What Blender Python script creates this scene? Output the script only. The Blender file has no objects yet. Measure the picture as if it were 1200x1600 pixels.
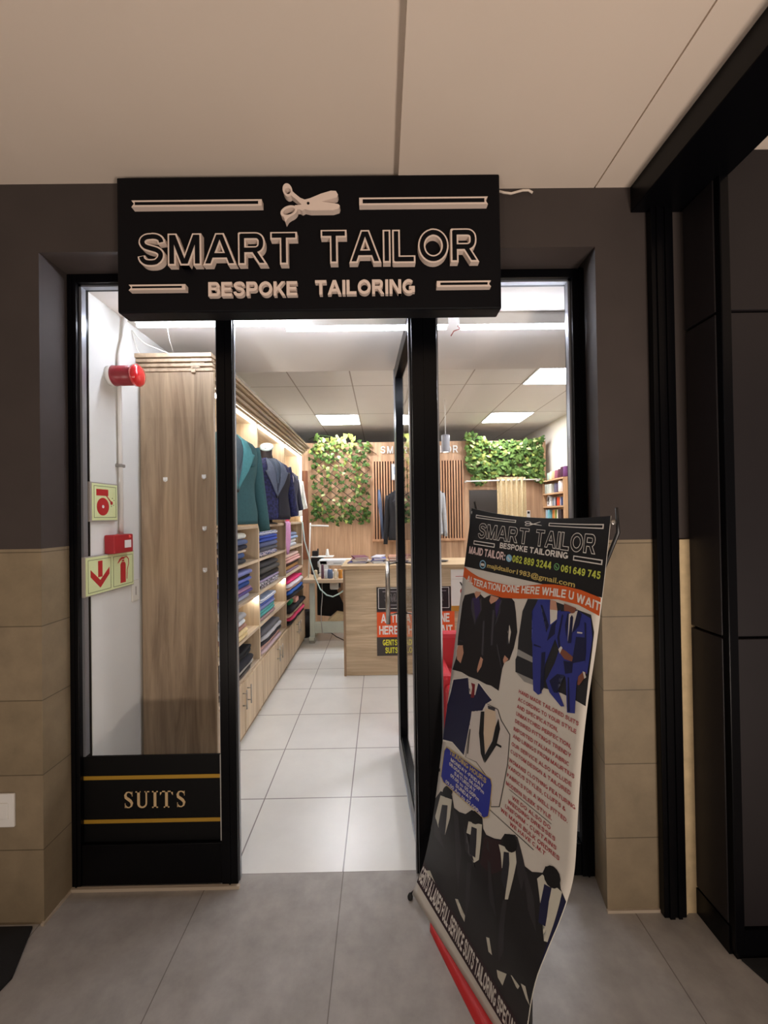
import bpy, bmesh, math, random
from mathutils import Vector, Matrix

# ------------------------------------------------------------------ camera
sc = bpy.context.scene
C = sc.collection
cam_d = bpy.data.cameras.new('camera')
cam_d.sensor_fit = 'VERTICAL'
cam_d.sensor_height = 36.0
cam_d.lens = 36.0 * 637.545 / 1600.0
cam_d.clip_start = 0.02
cam = bpy.data.objects.new('camera', cam_d)
C.objects.link(cam)
def rot_about(v, ax, a):
    return Matrix.Rotation(a, 3, ax) @ v
right, down, fwd = Vector((1, 0, 0)), Vector((0, 0, -1)), Vector((0, 1, 0))
yaw, pitch, roll = -0.00652161674, 0.00782601646, 0.0150388718
right, down, fwd = [rot_about(v, Vector((0, 0, 1)), yaw) for v in (right, down, fwd)]
ax = right.copy()
right, down, fwd = [rot_about(v, ax, pitch) for v in (right, down, fwd)]
ax = fwd.copy()
right, down, fwd = [rot_about(v, ax, roll) for v in (right, down, fwd)]
M = Matrix((right, -down, -fwd)).transposed().to_4x4()
M.translation = Vector((0, 0, 1.66))
cam.matrix_world = M
sc.camera = cam

# ------------------------------------------------------------------ exposure, world, outside lamp and added fill
sc.view_settings.view_transform = 'Standard'
sc.view_settings.look = 'None'
sc.view_settings.exposure = 0.0
sc.view_settings.gamma = 1.0
sc.view_settings.use_curve_mapping = False
world = bpy.data.worlds.new('night_glow')
sc.world = world
world.use_nodes = True
world.node_tree.nodes['Background'].inputs[0].default_value = (1.0, 0.84, 0.74, 1)
world.node_tree.nodes['Background'].inputs[1].default_value = 0.17
def area(name, loc, rot, sx, sy, watts, col):
    l = bpy.data.lights.new(name, 'AREA'); l.shape = 'RECTANGLE'; l.size = sx; l.size_y = sy
    l.energy = watts; l.color = col
    o = bpy.data.objects.new(name, l); o.location = loc; o.rotation_euler = [math.radians(a) for a in rot]
    C.objects.link(o); return o
# arcade lamp behind the camera, plus two unseen uplights added to brighten the ceiling
area('arcade_lamp', (-0.3, -2.3, 2.95), (12, 0, 0), 0.5, 0.5, 14, (1.0, 0.84, 0.70))
area('added_ceiling_fill', (1.55, -1.5, 0.12), (168, 0, 0), 0.6, 0.7, 108, (1.0, 0.85, 0.74))
area('added_ceiling_fill', (-1.3, -1.5, 0.12), (168, 0, 0), 0.7, 0.7, 36, (1.0, 0.85, 0.74))

# ------------------------------------------------------------------ materials
_m = {}
def lin(h):
    h = h.lstrip('#'); out = []
    for i in (0, 2, 4):
        c = int(h[i:i+2], 16) / 255
        out.append(c / 12.92 if c <= .04045 else ((c + .055) / 1.055) ** 2.4)
    return (*out, 1.0)
def mat(name, col, rough=.6, metal=0.0, vary=0.0, vscale=30, spec=.5, bump=0.0, coat=0.0):
    if name in _m: return _m[name]
    m = bpy.data.materials.new(name); m.use_nodes = True
    nt = m.node_tree; b = nt.nodes['Principled BSDF']
    b.inputs['Base Color'].default_value = lin(col); b.inputs['Roughness'].default_value = rough
    b.inputs['Metallic'].default_value = metal; b.inputs['Specular IOR Level'].default_value = spec
    b.inputs['Coat Weight'].default_value = coat
    if vary or bump:
        tc = nt.nodes.new('ShaderNodeTexCoord'); n = nt.nodes.new('ShaderNodeTexNoise')
        n.inputs['Scale'].default_value = vscale; n.inputs['Detail'].default_value = 6
        nt.links.new(tc.outputs['Object'], n.inputs['Vector'])
        if vary:
            mx = nt.nodes.new('ShaderNodeMixRGB'); mx.blend_type = 'MULTIPLY'; mx.inputs[0].default_value = 1
            mx.inputs[1].default_value = lin(col)
            r = nt.nodes.new('ShaderNodeMapRange'); r.inputs[1].default_value = .25; r.inputs[2].default_value = .75
            r.inputs[3].default_value = 1 - vary; r.inputs[4].default_value = 1 + vary * .6
            nt.links.new(n.outputs['Fac'], r.inputs[0]); nt.links.new(r.outputs[0], mx.inputs[2])
            nt.links.new(mx.outputs[0], b.inputs['Base Color'])
        if bump:
            bp = nt.nodes.new('ShaderNodeBump'); bp.inputs['Strength'].default_value = bump; bp.inputs['Distance'].default_value = .01
            nt.links.new(n.outputs['Fac'], bp.inputs['Height']); nt.links.new(bp.outputs[0], b.inputs['Normal'])
    _m[name] = m; return m
def emit(name, col, s):
    if name in _m: return _m[name]
    m = bpy.data.materials.new(name); m.use_nodes = True; nt = m.node_tree
    nt.nodes.clear(); e = nt.nodes.new('ShaderNodeEmission'); o = nt.nodes.new('ShaderNodeOutputMaterial')
    e.inputs[0].default_value = lin(col); e.inputs[1].default_value = s
    nt.links.new(e.outputs[0], o.inputs[0]); _m[name] = m; return m
def wood(name, dark, light, axis='z', rough=.45, k=1.0):
    if name in _m: return _m[name]
    m = bpy.data.materials.new(name); m.use_nodes = True; nt = m.node_tree; b = nt.nodes['Principled BSDF']
    tc = nt.nodes.new('ShaderNodeTexCoord'); mp = nt.nodes.new('ShaderNodeMapping')
    s = {'x': (.55, 9, 9), 'y': (9, .55, 9), 'z': (9, 9, .55)}[axis]
    mp.inputs['Scale'].default_value = [v * k for v in s]
    n = nt.nodes.new('ShaderNodeTexNoise'); n.inputs['Scale'].default_value = 1.6; n.inputs['Detail'].default_value = 9
    n.inputs['Roughness'].default_value = .62; n.inputs['Distortion'].default_value = .9
    r = nt.nodes.new('ShaderNodeValToRGB'); r.color_ramp.elements[0].position = .32; r.color_ramp.elements[1].position = .66
    r.color_ramp.elements[0].color = lin(dark); r.color_ramp.elements[1].color = lin(light)
    nt.links.new(tc.outputs['Object'], mp.inputs[0]); nt.links.new(mp.outputs[0], n.inputs['Vector'])
    nt.links.new(n.outputs['Fac'], r.inputs[0]); nt.links.new(r.outputs[0], b.inputs['Base Color'])
    b.inputs['Roughness'].default_value = rough
    _m[name] = m; return m
def tiles(name, c1, c2, grout, w, h, ox, oy, gw, rough, mode='xy', vary=.1, vscale=6, offset=0.0):
    m = bpy.data.materials.new(name); m.use_nodes = True; nt = m.node_tree; b = nt.nodes['Principled BSDF']
    tc = nt.nodes.new('ShaderNodeTexCoord'); vec = tc.outputs['Object']
    sp = nt.nodes.new('ShaderNodeSeparateXYZ'); nt.links.new(vec, sp.inputs[0])
    cb = nt.nodes.new('ShaderNodeCombineXYZ')
    def add(sock, val):
        a = nt.nodes.new('ShaderNodeMath'); a.operation = 'ADD'; a.inputs[1].default_value = val
        nt.links.new(sock, a.inputs[0]); return a.outputs[0]
    if mode == 'xy':
        nt.links.new(add(sp.outputs[0], ox), cb.inputs[0]); nt.links.new(add(sp.outputs[1], oy), cb.inputs[1])
    else:
        a = nt.nodes.new('ShaderNodeMath'); a.operation = 'ADD'
        nt.links.new(sp.outputs[0], a.inputs[0]); nt.links.new(sp.outputs[1], a.inputs[1])
        nt.links.new(add(a.outputs[0], ox), cb.inputs[0]); nt.links.new(add(sp.outputs[2], oy), cb.inputs[1])
    br = nt.nodes.new('ShaderNodeTexBrick'); br.offset = offset; br.squash = 1.0
    br.inputs['Scale'].default_value = 1; br.inputs['Brick Width'].default_value = w; br.inputs['Row Height'].default_value = h
    br.inputs['Mortar Size'].default_value = gw; br.inputs['Mortar Smooth'].default_value = .1; br.inputs['Bias'].default_value = 0
    br.inputs['Color1'].default_value = lin(c1); br.inputs['Color2'].default_value = lin(c2); br.inputs['Mortar'].default_value = lin(grout)
    nt.links.new(cb.outputs[0], br.inputs['Vector'])
    n = nt.nodes.new('ShaderNodeTexNoise'); n.inputs['Scale'].default_value = vscale; n.inputs['Detail'].default_value = 8
    n.inputs['Roughness'].default_value = .65
    nt.links.new(vec, n.inputs['Vector'])
    r = nt.nodes.new('ShaderNodeMapRange'); r.inputs[1].default_value = .3; r.inputs[2].default_value = .7
    r.inputs[3].default_value = 1 - vary; r.inputs[4].default_value = 1 + vary * .5
    nt.links.new(n.outputs['Fac'], r.inputs[0])
    mx = nt.nodes.new('ShaderNodeMixRGB'); mx.blend_type = 'MULTIPLY'; mx.inputs[0].default_value = 1
    nt.links.new(br.outputs['Color'], mx.inputs[1]); nt.links.new(r.outputs[0], mx.inputs[2])
    nt.links.new(mx.outputs[0], b.inputs['Base Color']); b.inputs['Roughness'].default_value = rough
    _m[name] = m; return m
def glass(name, tint='#ffffff', ior=1.45):
    if name in _m: return _m[name]
    m = bpy.data.materials.new(name); m.use_nodes = True; nt = m.node_tree; nt.nodes.clear()
    o = nt.nodes.new('ShaderNodeOutputMaterial'); mx = nt.nodes.new('ShaderNodeMixShader')
    t = nt.nodes.new('ShaderNodeBsdfTransparent'); g = nt.nodes.new('ShaderNodeBsdfGlossy'); f = nt.nodes.new('ShaderNodeFresnel')
    f.inputs[0].default_value = ior; t.inputs[0].default_value = lin(tint); g.inputs['Roughness'].default_value = .0
    ge = nt.nodes.new('ShaderNodeNewGeometry'); k = nt.nodes.new('ShaderNodeMath'); k.operation = 'SUBTRACT'; k.inputs[0].default_value = 1
    q = nt.nodes.new('ShaderNodeMath'); q.operation = 'MULTIPLY'      # reflect at the outer faces only: no total reflection inside the thin pane
    nt.links.new(ge.outputs['Backfacing'], k.inputs[1]); nt.links.new(k.outputs[0], q.inputs[0]); nt.links.new(f.outputs[0], q.inputs[1])
    nt.links.new(q.outputs[0], mx.inputs[0]); nt.links.new(t.outputs[0], mx.inputs[1]); nt.links.new(g.outputs[0], mx.inputs[2])
    nt.links.new(mx.outputs[0], o.inputs[0]); _m[name] = m; return m

# ------------------------------------------------------------------ mesh helpers
class G:
    """collects shapes (world or local metres) into one mesh"""
    def __init__(s): s.b = bmesh.new()
    def _mi(s, faces, mi, smooth):
        for f in faces: f.material_index = mi; f.smooth = smooth
    def box(s, x0, x1, y0, y1, z0, z1, bevel=0.0, mi=0):
        t = bmesh.new()
        vs = [t.verts.new((x, y, z)) for z in (z0, z1) for y in (y0, y1) for x in (x0, x1)]
        for q in ((0, 2, 3, 1), (4, 5, 7, 6), (0, 1, 5, 4), (2, 6, 7, 3), (0, 4, 6, 2), (1, 3, 7, 5)): t.faces.new([vs[i] for i in q])
        if bevel: bmesh.ops.bevel(t, geom=list(t.edges), offset=bevel, segments=2, affect='EDGES', profile=.5)
        s.add(t, mi); return s
    def add(s, t, mi=0, mtx=None, smooth=None):
        mp = {}
        for v in t.verts: mp[v] = s.b.verts.new(mtx @ v.co if mtx else v.co)
        for f in t.faces:
            try: n = s.b.faces.new([mp[v] for v in f.verts])
            except ValueError: continue
            n.material_index = mi; n.smooth = f.smooth if smooth is None else smooth
        t.free(); return s
    def faces(s, pts, fs, mi=0, smooth=False):
        v = [s.b.verts.new(p) for p in pts]
        for f in fs:
            try: n = s.b.faces.new([v[i] for i in f]); n.material_index = mi; n.smooth = smooth
            except ValueError: pass
        return s
    def tube(s, path, r, n=8, mi=0, caps=True):
        path = [Vector(p) for p in path]; k = len(path)
        rs = r if isinstance(r, (list, tuple)) else [r] * k
        rings = []; up = None
        for i, p in enumerate(path):
            d = (path[min(i + 1, k - 1)] - path[max(i - 1, 0)]).normalized()
            if up is None:
                up = Vector((0, 0, 1)) if abs(d.z) < .9 else Vector((1, 0, 0))
            u = d.cross(up).normalized(); w = u.cross(d).normalized(); up = w
            rings.append([s.b.verts.new(p + rs[i] * (math.cos(a) * u + math.sin(a) * w)) for a in [2 * math.pi * j / n for j in range(n)]])
        for i in range(k - 1):
            for j in range(n):
                f = s.b.faces.new([rings[i][j], rings[i][(j + 1) % n], rings[i + 1][(j + 1) % n], rings[i + 1][j]])
                f.smooth = True; f.material_index = mi
        if caps:
            for rg in (rings[0], rings[-1]):
                f = s.b.faces.new(rg); f.material_index = mi
        return s
    def lathe(s, prof, c=(0, 0, 0), axis='z', n=20, mi=0):
        """prof: (radius, along) pairs"""
        rings = []
        for r, h in prof:
            rg = []
            for j in range(n):
                a = 2 * math.pi * j / n; p, q = r * math.cos(a), r * math.sin(a)
                co = {'z': (p, q, h), 'x': (h, p, q), 'y': (p, h, q)}[axis]
                rg.append(s.b.verts.new(Vector(co) + Vector(c)))
            rings.append(rg)
        for i in range(len(rings) - 1):
            for j in range(n):
                f = s.b.faces.new([rings[i][j], rings[i][(j + 1) % n], rings[i + 1][(j + 1) % n], rings[i + 1][j]]); f.smooth = True; f.material_index = mi
        for rg, p in ((rings[0], prof[0]), (rings[-1], prof[-1])):
            if p[0] > 1e-4:
                f = s.b.faces.new(rg); f.material_index = mi
        return s
    def prism(s, pts, a, b, plane='xz', mi=0, bevel=0):
        """extrudes a 2D outline between a and b on the axis left over"""
        t = bmesh.new()
        def co(p, h): return {'xz': (p[0], h, p[1]), 'xy': (p[0], p[1], h), 'yz': (h, p[0], p[1])}[plane]
        A = [t.verts.new(co(p, a)) for p in pts]; B = [t.verts.new(co(p, b)) for p in pts]; n = len(pts)
        t.faces.new(A); t.faces.new(B[::-1])
        for i in range(n): t.faces.new([A[i], B[i], B[(i + 1) % n], A[(i + 1) % n]])
        if bevel: bmesh.ops.bevel(t, geom=list(t.edges), offset=bevel, segments=2, affect='EDGES', profile=.5)
        s.add(t, mi); return s
def link(name, g, mats, parent=None, recalc=True):
    b = g.b
    if recalc: bmesh.ops.recalc_face_normals(b, faces=b.faces)
    if parent is not None:
        w = Vector((0, 0, 0)); p = parent
        while p is not None: w += p.location; p = p.parent
        for v in b.verts: v.co -= w
    me = bpy.data.meshes.new(name); b.to_mesh(me); b.free()
    for m in (mats if isinstance(mats, (list, tuple)) else [mats]): me.materials.append(m)
    o = bpy.data.objects.new(name, me); C.objects.link(o)
    if parent is not None: o.parent = parent
    return o
def tag(o, label, cat, group=None):
    o['label'] = label; o['category'] = cat
    if group: o['group'] = group
    return o
def thing(name, label, cat, loc=(0, 0, 0), group=None):
    o = bpy.data.objects.new(name, None); o.empty_display_size = .05; C.objects.link(o); o.location = loc
    return tag(o, label, cat, group)
def part(name, g, m, parent, label=None):
    o = link(name, g, m, parent)
    if label: o['label'] = label
    return o
def struct(name, g, m, parent=None):
    o = link(name, g, m, parent); o['kind'] = 'structure'; return o
def solo(name, g, m, label, cat, group=None):
    return tag(link(name, g, m), label, cat, group)
def copy_tree(o, parent=None):
    c = o.copy(); C.objects.link(c); c.parent = parent
    for ch in list(o.children): copy_tree(ch, c)
    return c

# lettering: outline of a text as 2D points (u along the line 0..1, v in cap heights) and faces
_cap = {}
def text2d(body, bold=0.0, extrude=0.0, spacing=1.0, res=3):
    def raw(t, ex):
        cu = bpy.data.curves.new('lettering', 'FONT'); cu.body = t; cu.offset = bold; cu.extrude = ex
        cu.resolution_u = res; cu.space_character = spacing
        ob = bpy.data.objects.new('lettering', cu); C.objects.link(ob)
        dg = bpy.context.evaluated_depsgraph_get(); me = bpy.data.meshes.new_from_object(ob.evaluated_get(dg))
        vs = [tuple(v.co) for v in me.vertices]; fs = [tuple(p.vertices) for p in me.polygons]
        bpy.data.objects.remove(ob); bpy.data.curves.remove(cu); bpy.data.meshes.remove(me)
        return vs, fs
    if bold not in _cap:
        h, _ = raw('H', 0); _cap[bold] = (min(v[1] for v in h), max(v[1] for v in h))
    b0, b1 = _cap[bold]
    vs, fs = raw(body, extrude)
    x0 = min(v[0] for v in vs); x1 = max(v[0] for v in vs)
    return [((v[0] - x0) / (x1 - x0), (v[1] - b0) / (b1 - b0), v[2]) for v in vs], fs
def islands(vs, fs):
    p = list(range(len(vs)))
    def f(i):
        while p[i] != i: p[i] = p[p[i]]; i = p[i]
        return i
    # weld by position first
    key = {}
    for i, v in enumerate(vs):
        k = (round(v[0], 5), round(v[1], 5), round(v[2], 5))
        if k in key: p[f(i)] = f(key[k])
        else: key[k] = i
    for fc in fs:
        for i in fc[1:]: p[f(i)] = f(fc[0])
    out = {}
    for fc in fs: out.setdefault(f(fc[0]), []).append(fc)
    return sorted(out.values(), key=lambda q: min(vs[i][0] for fc in q for i in fc))
# plain bold block capitals drawn from strokes: 'v' x,y0,y1  'h' x0,x1,y  'p' slanted x0,y0,x1,y1  'r' bent ribbon  'o' closed ring
_bowl = lambda y0, y1, x: [(0, y1), (x - .24, y1), (x - .10, y1 - .02), (x - .02, y1 - .10), (x, (y0 + y1) / 2), (x - .02, y0 + .10), (x - .10, y0 + .02), (x - .24, y0), (0, y0)]
_arc = lambda cx, cy, rx, ry, a, b, n=14: [(cx + rx * math.cos(math.radians(a + (b - a) * i / n)), cy + ry * math.sin(math.radians(a + (b - a) * i / n))) for i in range(n + 1)]
GLY = {
 'A': (.98, [('p', .10, 0, .49, 1), ('p', .88, 0, .49, 1), ('h', .22, .76, .30)]), 'B': (.84, [('v', .1, 0, 1), ('r', _bowl(.52, .9, .70)), ('r', _bowl(.1, .52, .74))]),
 'C': (.88, [('r', _arc(.46, .5, .36, .40, 48, 312))]), 'D': (.86, [('v', .1, 0, 1), ('r', [(0, .9), (.36, .9), (.58, .84), (.72, .68), (.76, .5), (.72, .32), (.58, .16), (.36, .1), (0, .1)])]),
 'E': (.76, [('v', .1, 0, 1), ('h', 0, .76, .9), ('h', 0, .70, .51), ('h', 0, .76, .1)]), 'F': (.72, [('v', .1, 0, 1), ('h', 0, .72, .9), ('h', 0, .64, .48)]),
 'G': (.92, [('r', _arc(.46, .5, .36, .40, 48, 330)), ('h', .48, .90, .42), ('v', .80, .12, .50)]), 'H': (.84, [('v', .1, 0, 1), ('v', .74, 0, 1), ('h', 0, .84, .52)]),
 'I': (.2, [('v', .1, 0, 1)]), 'J': (.58, [('r', [(.48, 1), (.48, .32), (.44, .17), (.30, .095), (.15, .15), (.1, .32)])]),
 'K': (.84, [('v', .1, 0, 1), ('p', .72, 0, .30, .62), ('p', .12, .34, .70, 1)]), 'L': (.72, [('v', .1, 0, 1), ('h', 0, .72, .1)]),
 'M': (1.0, [('v', .1, 0, 1), ('v', .9, 0, 1), ('p', .50, 0, .12, 1), ('p', .50, 0, .88, 1)]), 'N': (.86, [('v', .1, 0, 1), ('v', .76, 0, 1), ('p', .74, 0, .12, 1)]),
 'O': (.96, [('o', _arc(.48, .5, .38, .405, 0, 360, 32)[:-1])]), 'P': (.80, [('v', .1, 0, 1), ('r', _bowl(.44, .9, .70))]), 'R': (.88, [('v', .1, 0, 1), ('r', _bowl(.46, .9, .70)), ('p', .76, 0, .46, .46)]),
 'S': (.84, [('r', [(.73, .70), (.70, .82), (.58, .895), (.42, .908), (.26, .89), (.155, .81), (.145, .70), (.23, .60), (.42, .535), (.60, .475), (.70, .38), (.69, .24), (.58, .125), (.42, .092), (.24, .11), (.13, .20), (.10, .31)])]),
 'T': (.84, [('h', 0, .84, .9), ('v', .42, 0, 1)]), 'U': (.84, [('r', [(.1, 1), (.1, .36), (.14, .21), (.26, .115), (.42, .092), (.58, .115), (.70, .21), (.74, .36), (.74, 1)])]),
 'V': (.92, [('p', .46, 0, .10, 1), ('p', .46, 0, .82, 1)]), 'W': (1.3, [('p', .36, 0, .10, 1), ('p', .36, 0, .65, 1), ('p', .94, 0, .65, 1), ('p', .94, 0, 1.2, 1)]),
 'X': (.9, [('p', .11, 0, .79, 1), ('p', .79, 0, .11, 1)]), 'Y': (.9, [('v', .45, 0, .46), ('p', .45, .36, .11, 1), ('p', .45, .36, .79, 1)]), 'Z': (.8, [('h', 0, .8, .9), ('h', 0, .8, .1), ('p', .14, .02, .66, .98)]),
 '0': (.72, [('o', _arc(.36, .5, .26, .405, 0, 360, 28)[:-1])]), '1': (.46, [('v', .34, 0, 1), ('p', .10, .70, .34, .98)]), '2': (.72, [('r', [(.11, .68), (.14, .82), (.26, .9), (.40, .9), (.55, .84), (.59, .70), (.53, .56), (.30, .32), (.16, .10)]), ('h', .04, .72, .1)]),
 '3': (.72, [('r', [(.11, .72), (.17, .85), (.34, .91), (.52, .85), (.57, .72), (.50, .58), (.34, .53), (.52, .46), (.60, .30), (.52, .14), (.34, .09), (.16, .15), (.10, .29)])]), '4': (.76, [('v', .54, 0, 1), ('h', 0, .76, .30), ('p', .12, .30, .50, .98)]),
 '5': (.72, [('h', .12, .66, .9), ('v', .2, .48, .98), ('r', [(.16, .52), (.32, .58), (.50, .54), (.60, .36), (.54, .17), (.36, .09), (.18, .14), (.10, .27)])]), '6': (.72, [('o', _arc(.37, .33, .25, .24, 0, 360, 20)[:-1]), ('r', [(.60, .76), (.52, .88), (.37, .91), (.22, .82), (.13, .6), (.12, .33)])]),
 '7': (.70, [('h', 0, .70, .9), ('p', .24, 0, .58, .96)]), '8': (.72, [('o', _arc(.36, .715, .21, .19, 0, 360, 20)[:-1]), ('o', _arc(.36, .30, .25, .21, 0, 360, 20)[:-1])]), '9': (.72, [('o', _arc(.35, .67, .25, .24, 0, 360, 20)[:-1]), ('r', [(.12, .24), (.20, .12), (.35, .09), (.50, .18), (.59, .4), (.60, .67)])]),
 '&': (.92, [('r', [(.84, .04), (.30, .66), (.24, .79), (.32, .9), (.44, .91), (.53, .81), (.49, .68), (.20, .43), (.1, .28), (.16, .14), (.34, .09), (.56, .16), (.78, .44)])]),
 '.': (.24, [('v', .12, 0, .22)]), ',': (.24, [('v', .12, 0, .22), ('p', .06, -.18, .15, .10)]), ':': (.24, [('v', .12, 0, .22), ('v', .12, .5, .72)]), '-': (.44, [('h', .04, .40, .42)]),
}
def _ribbon(p, th, closed, e):
    p = [Vector((a, b)) for a, b in p]
    if not closed:
        q = [p[0]]                                    # smooth the bends
        for i in range(len(p) - 1):
            a, b, c, d_ = p[max(0, i - 1)], p[i], p[i + 1], p[min(len(p) - 1, i + 2)]
            if (c - b).length > .30 and (i == 0 or i == len(p) - 2): q.append(c); continue
            for u in (.33, .67, 1): q.append(.5 * ((2 * b) + (c - a) * u + (2 * a - 5 * b + 4 * c - d_) * u * u + (3 * b - a - 3 * c + d_) * u ** 3))
        p = q
        if e:
            p[0] = p[0] + (p[1] - p[0]).normalized() * e; p[-1] = p[-1] + (p[-2] - p[-1]).normalized() * e
    n = len(p); L, R = [], []
    for i in range(n):
        a = p[i - 1] if (closed or i) else p[i]; c = p[(i + 1) % n] if (closed or i < n - 1) else p[i]
        d_ = (c - a).normalized(); nn = Vector((-d_.y, d_.x))
        L.append(p[i] + nn * th / 2); R.append(p[i] - nn * th / 2)
    return [[tuple(L[i]), tuple(R[i]), tuple(R[(i + 1) % n]), tuple(L[(i + 1) % n])] for i in range(n if closed else n - 1)]
def glyph(ch, th=.22, e=0.0):
    """polygons of one capital; e shrinks every edge inwards"""
    w, st = GLY[ch]; out = []; t_ = th - 2 * e
    for s in st:
        k = s[0]
        if k == 'v': out.append([(s[1] - t_ / 2, s[2] + e), (s[1] + t_ / 2, s[2] + e), (s[1] + t_ / 2, s[3] - e), (s[1] - t_ / 2, s[3] - e)])
        elif k == 'h': out.append([(s[1] + e, s[3] - t_ / 2 * .92), (s[2] - e, s[3] - t_ / 2 * .92), (s[2] - e, s[3] + t_ / 2 * .92), (s[1] + e, s[3] + t_ / 2 * .92)])
        elif k == 'p':
            x0, y0, x1, y1 = s[1:]; m = (x1 - x0) / (y1 - y0); f = math.sqrt(1 + m * m); tx = th * min(1.12, f) - 2 * e * f
            a, b = y0 + e, y1 - e; xa, xb = x0 + m * e, x1 - m * e
            out.append([(xa - tx / 2, a), (xa + tx / 2, a), (xb + tx / 2, b), (xb - tx / 2, b)])
        elif k == 'r': out += _ribbon(s[1], t_ * .95, False, e)
        else: out += _ribbon(s[1], t_ * .95, True, e)
    return w, out
def block_word(body, th=.22, e=0.0, gap=.11, space=.36):
    """[(polygons)] per letter, x scaled so that the word runs 0..1, y in cap heights"""
    x = 0; res = []
    for ch in body:
        if ch == ' ': x += space; continue
        w, pl = glyph(ch, th, e); res.append([[(px + x, py) for px, py in q] for q in pl]); x += w + gap
    tot = x - gap
    return [[[(px / tot, py) for px, py in q] for q in l] for l in res]
def flat_text(g, body, x0, x1, zb, zt, at, bold=.015, mi=0, spacing=1.0, e=0.0, th=.22):
    """flat lettering appended to mesh g; at(x, z) -> 3D point"""
    if all(c in GLY or c == ' ' for c in body):
        for l in block_word(body, th, e):
            for k, q in enumerate(l):
                pts = [Vector(at(x0 + u * (x1 - x0), zb + v * (zt - zb))) for u, v in q]
                g.faces([tuple(p + Vector((0, -.00004 * (k % 7), 0))) for p in pts], [tuple(range(len(q)))], mi)
        return
    vs, fs = text2d(body, bold, 0, spacing)
    g.faces([at(x0 + u * (x1 - x0), zb + v * (zt - zb)) for u, v, w in vs], fs, mi)

random.seed(7)

# ------------------------------------------------------------------ shared materials
PAINT = mat('dark_wall_paint', '#3d3532', .75, vary=.12, vscale=5)
STONE = tiles('sand_stone_tile', '#8d7e66', '#887960', '#5f533f', 1.2, 0.306, 0.6, 0.002, 0.0022, .55, 'wz', vary=.2, vscale=7)
BLACKAL = mat('black_aluminium', '#07070a', .28, spec=.14)
GREYAL = mat('grey_aluminium_bead', '#8d9096', .35, metal=.6)
STEEL = mat('brushed_steel', '#b9b4ac', .3, metal=1.0)
WHITEP = mat('white_wall_paint', '#dfe0dc', .7, vary=.03, vscale=3)
CEIL = mat('ceiling_paint', '#d9cabb', .85, vary=.03, vscale=2)
SOFFIT = mat('shop_ceiling_paint', '#cfc9c2', .8)
CLAD = mat('charcoal_cladding_panel', '#221e20', .45, spec=.3, vary=.1, vscale=4)
GLASS = glass('clear_window_glass')
OAK = wood('light_oak_board', '#b59b7a', '#dfcbac', 'z')
OAKX = wood('light_oak_board_grain_along_depth', '#b09a80', '#dccbb2', 'y')
OAKH = wood('counter_oak_board', '#b09878', '#dfcbaa', 'x', k=1.3)
OAKP = wood('end_panel_oak', '#7d6a55', '#b09a7e', 'z', .4, k=1.3)
WARM = wood('warm_oak_cladding', '#ab8463', '#d8b28e', 'z', .5, k=1.1)
WHITE = mat('white_plastic', '#e9e9e6', .4)
BLACKP = mat('black_plastic', '#121214', .45)
TUBE = emit('led_tube_light', '#eaf0ff', 78)
PANEL = emit('led_panel_light', '#f6f7ff', 36)
STRIP = emit('led_strip_light', '#fffaf2', 45)
GOLD = mat('gold_vinyl', '#b8902f', .45, metal=.3)
SIGNRED = mat('sign_red', '#b3161d', .45)
GLOW = mat('photoluminescent_sign_face', '#d9e3ac', .35)
CREAMLET = mat('cream_letter_acrylic', '#e2cfc2', .5)
SIGNBLK = mat('black_sign_board', '#05050a', .55, spec=.15)
RUBBER = mat('dark_rubber', '#1b1b1c', .7)

# ------------------------------------------------------------------ setting: floors
FL_OUT = tiles('grey_porcelain_paver', '#a6a29d', '#a19d98', '#77726c', 0.6137, 0.6137, 0.8155 + 6 * .6137, 10 * .6137 - 1.918, 0.0022, .5, 'xy', vary=.2, vscale=9)
FL_IN = tiles('white_ceramic_tile', '#e4e4df', '#e1e1dd', '#8c8786', 0.5082, 0.5082, 0.7122 + 6 * .5082, -2.4211 + 10 * .5082, 0.0035, .28, 'xy', vary=.05, vscale=5)
struct('floor', G().box(-4, 3.4, -3.2, 1.918, -.12, 0), FL_OUT)
struct('floor_shop', G().box(-1.47, 2.75, 1.918, 8.0, -.12, 0), FL_IN)
# ceilings
struct('ceiling', G().box(-4, .089, -1.9, 1.75, 3.062, 3.2).box(.089, .9145, -1.9, 1.75, 3.024, 3.2).box(.9205, 3.4, -1.9, 1.75, 3.024, 3.2).box(.91, .925, -1.9, 1.75, 3.032, 3.2), CEIL)
struct('ceiling_front_soffit', G().box(-1.37, 2.62, 1.93, 3.03, 2.737, 3.2), SOFFIT)
TILEC = tiles('suspended_ceiling_tile', '#dcd9d4', '#dad7d2', '#a39b92', 0.6, 1.2, 0.885 + 6 * .6, -4.33 + 12, 0.007, .85, 'xy', vary=.02)
struct('ceiling_shop', G().box(-1.47, 2.75, 3.03, 8.0, 3.04, 3.2), TILEC)
# front wall, dark paint above sandstone
g = G()
L = [(-4, 1.70), (-1.411, 1.70), (-1.411, 1.93), (-4, 1.93)]
R = [(.914, 1.70), (3.0, 1.70), (3.0, 1.93), (.95, 1.93), (.945, 1.85)]
for o in (L, R):
    g.prism(o, 0, 1.542, 'xy', 1); g.prism(o, 1.542, 3.2, 'xy', 0)
g.box(-1.411, .914, 1.70, 1.93, 2.775, 3.2, mi=0)
struct('wall_front', g, [PAINT, STONE])
g = G()   # chipped return of stone beside the black post
g.box(1.226, 1.236, 1.682, 1.70, 0, 1.50).box(1.236, 1.30, 1.688, 1.70, 0, 1.54)
struct('trim_stone_return', g, [mat('raw_stone_edge', '#cdb78f', .8, vary=.2, vscale=20), STONE])
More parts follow.
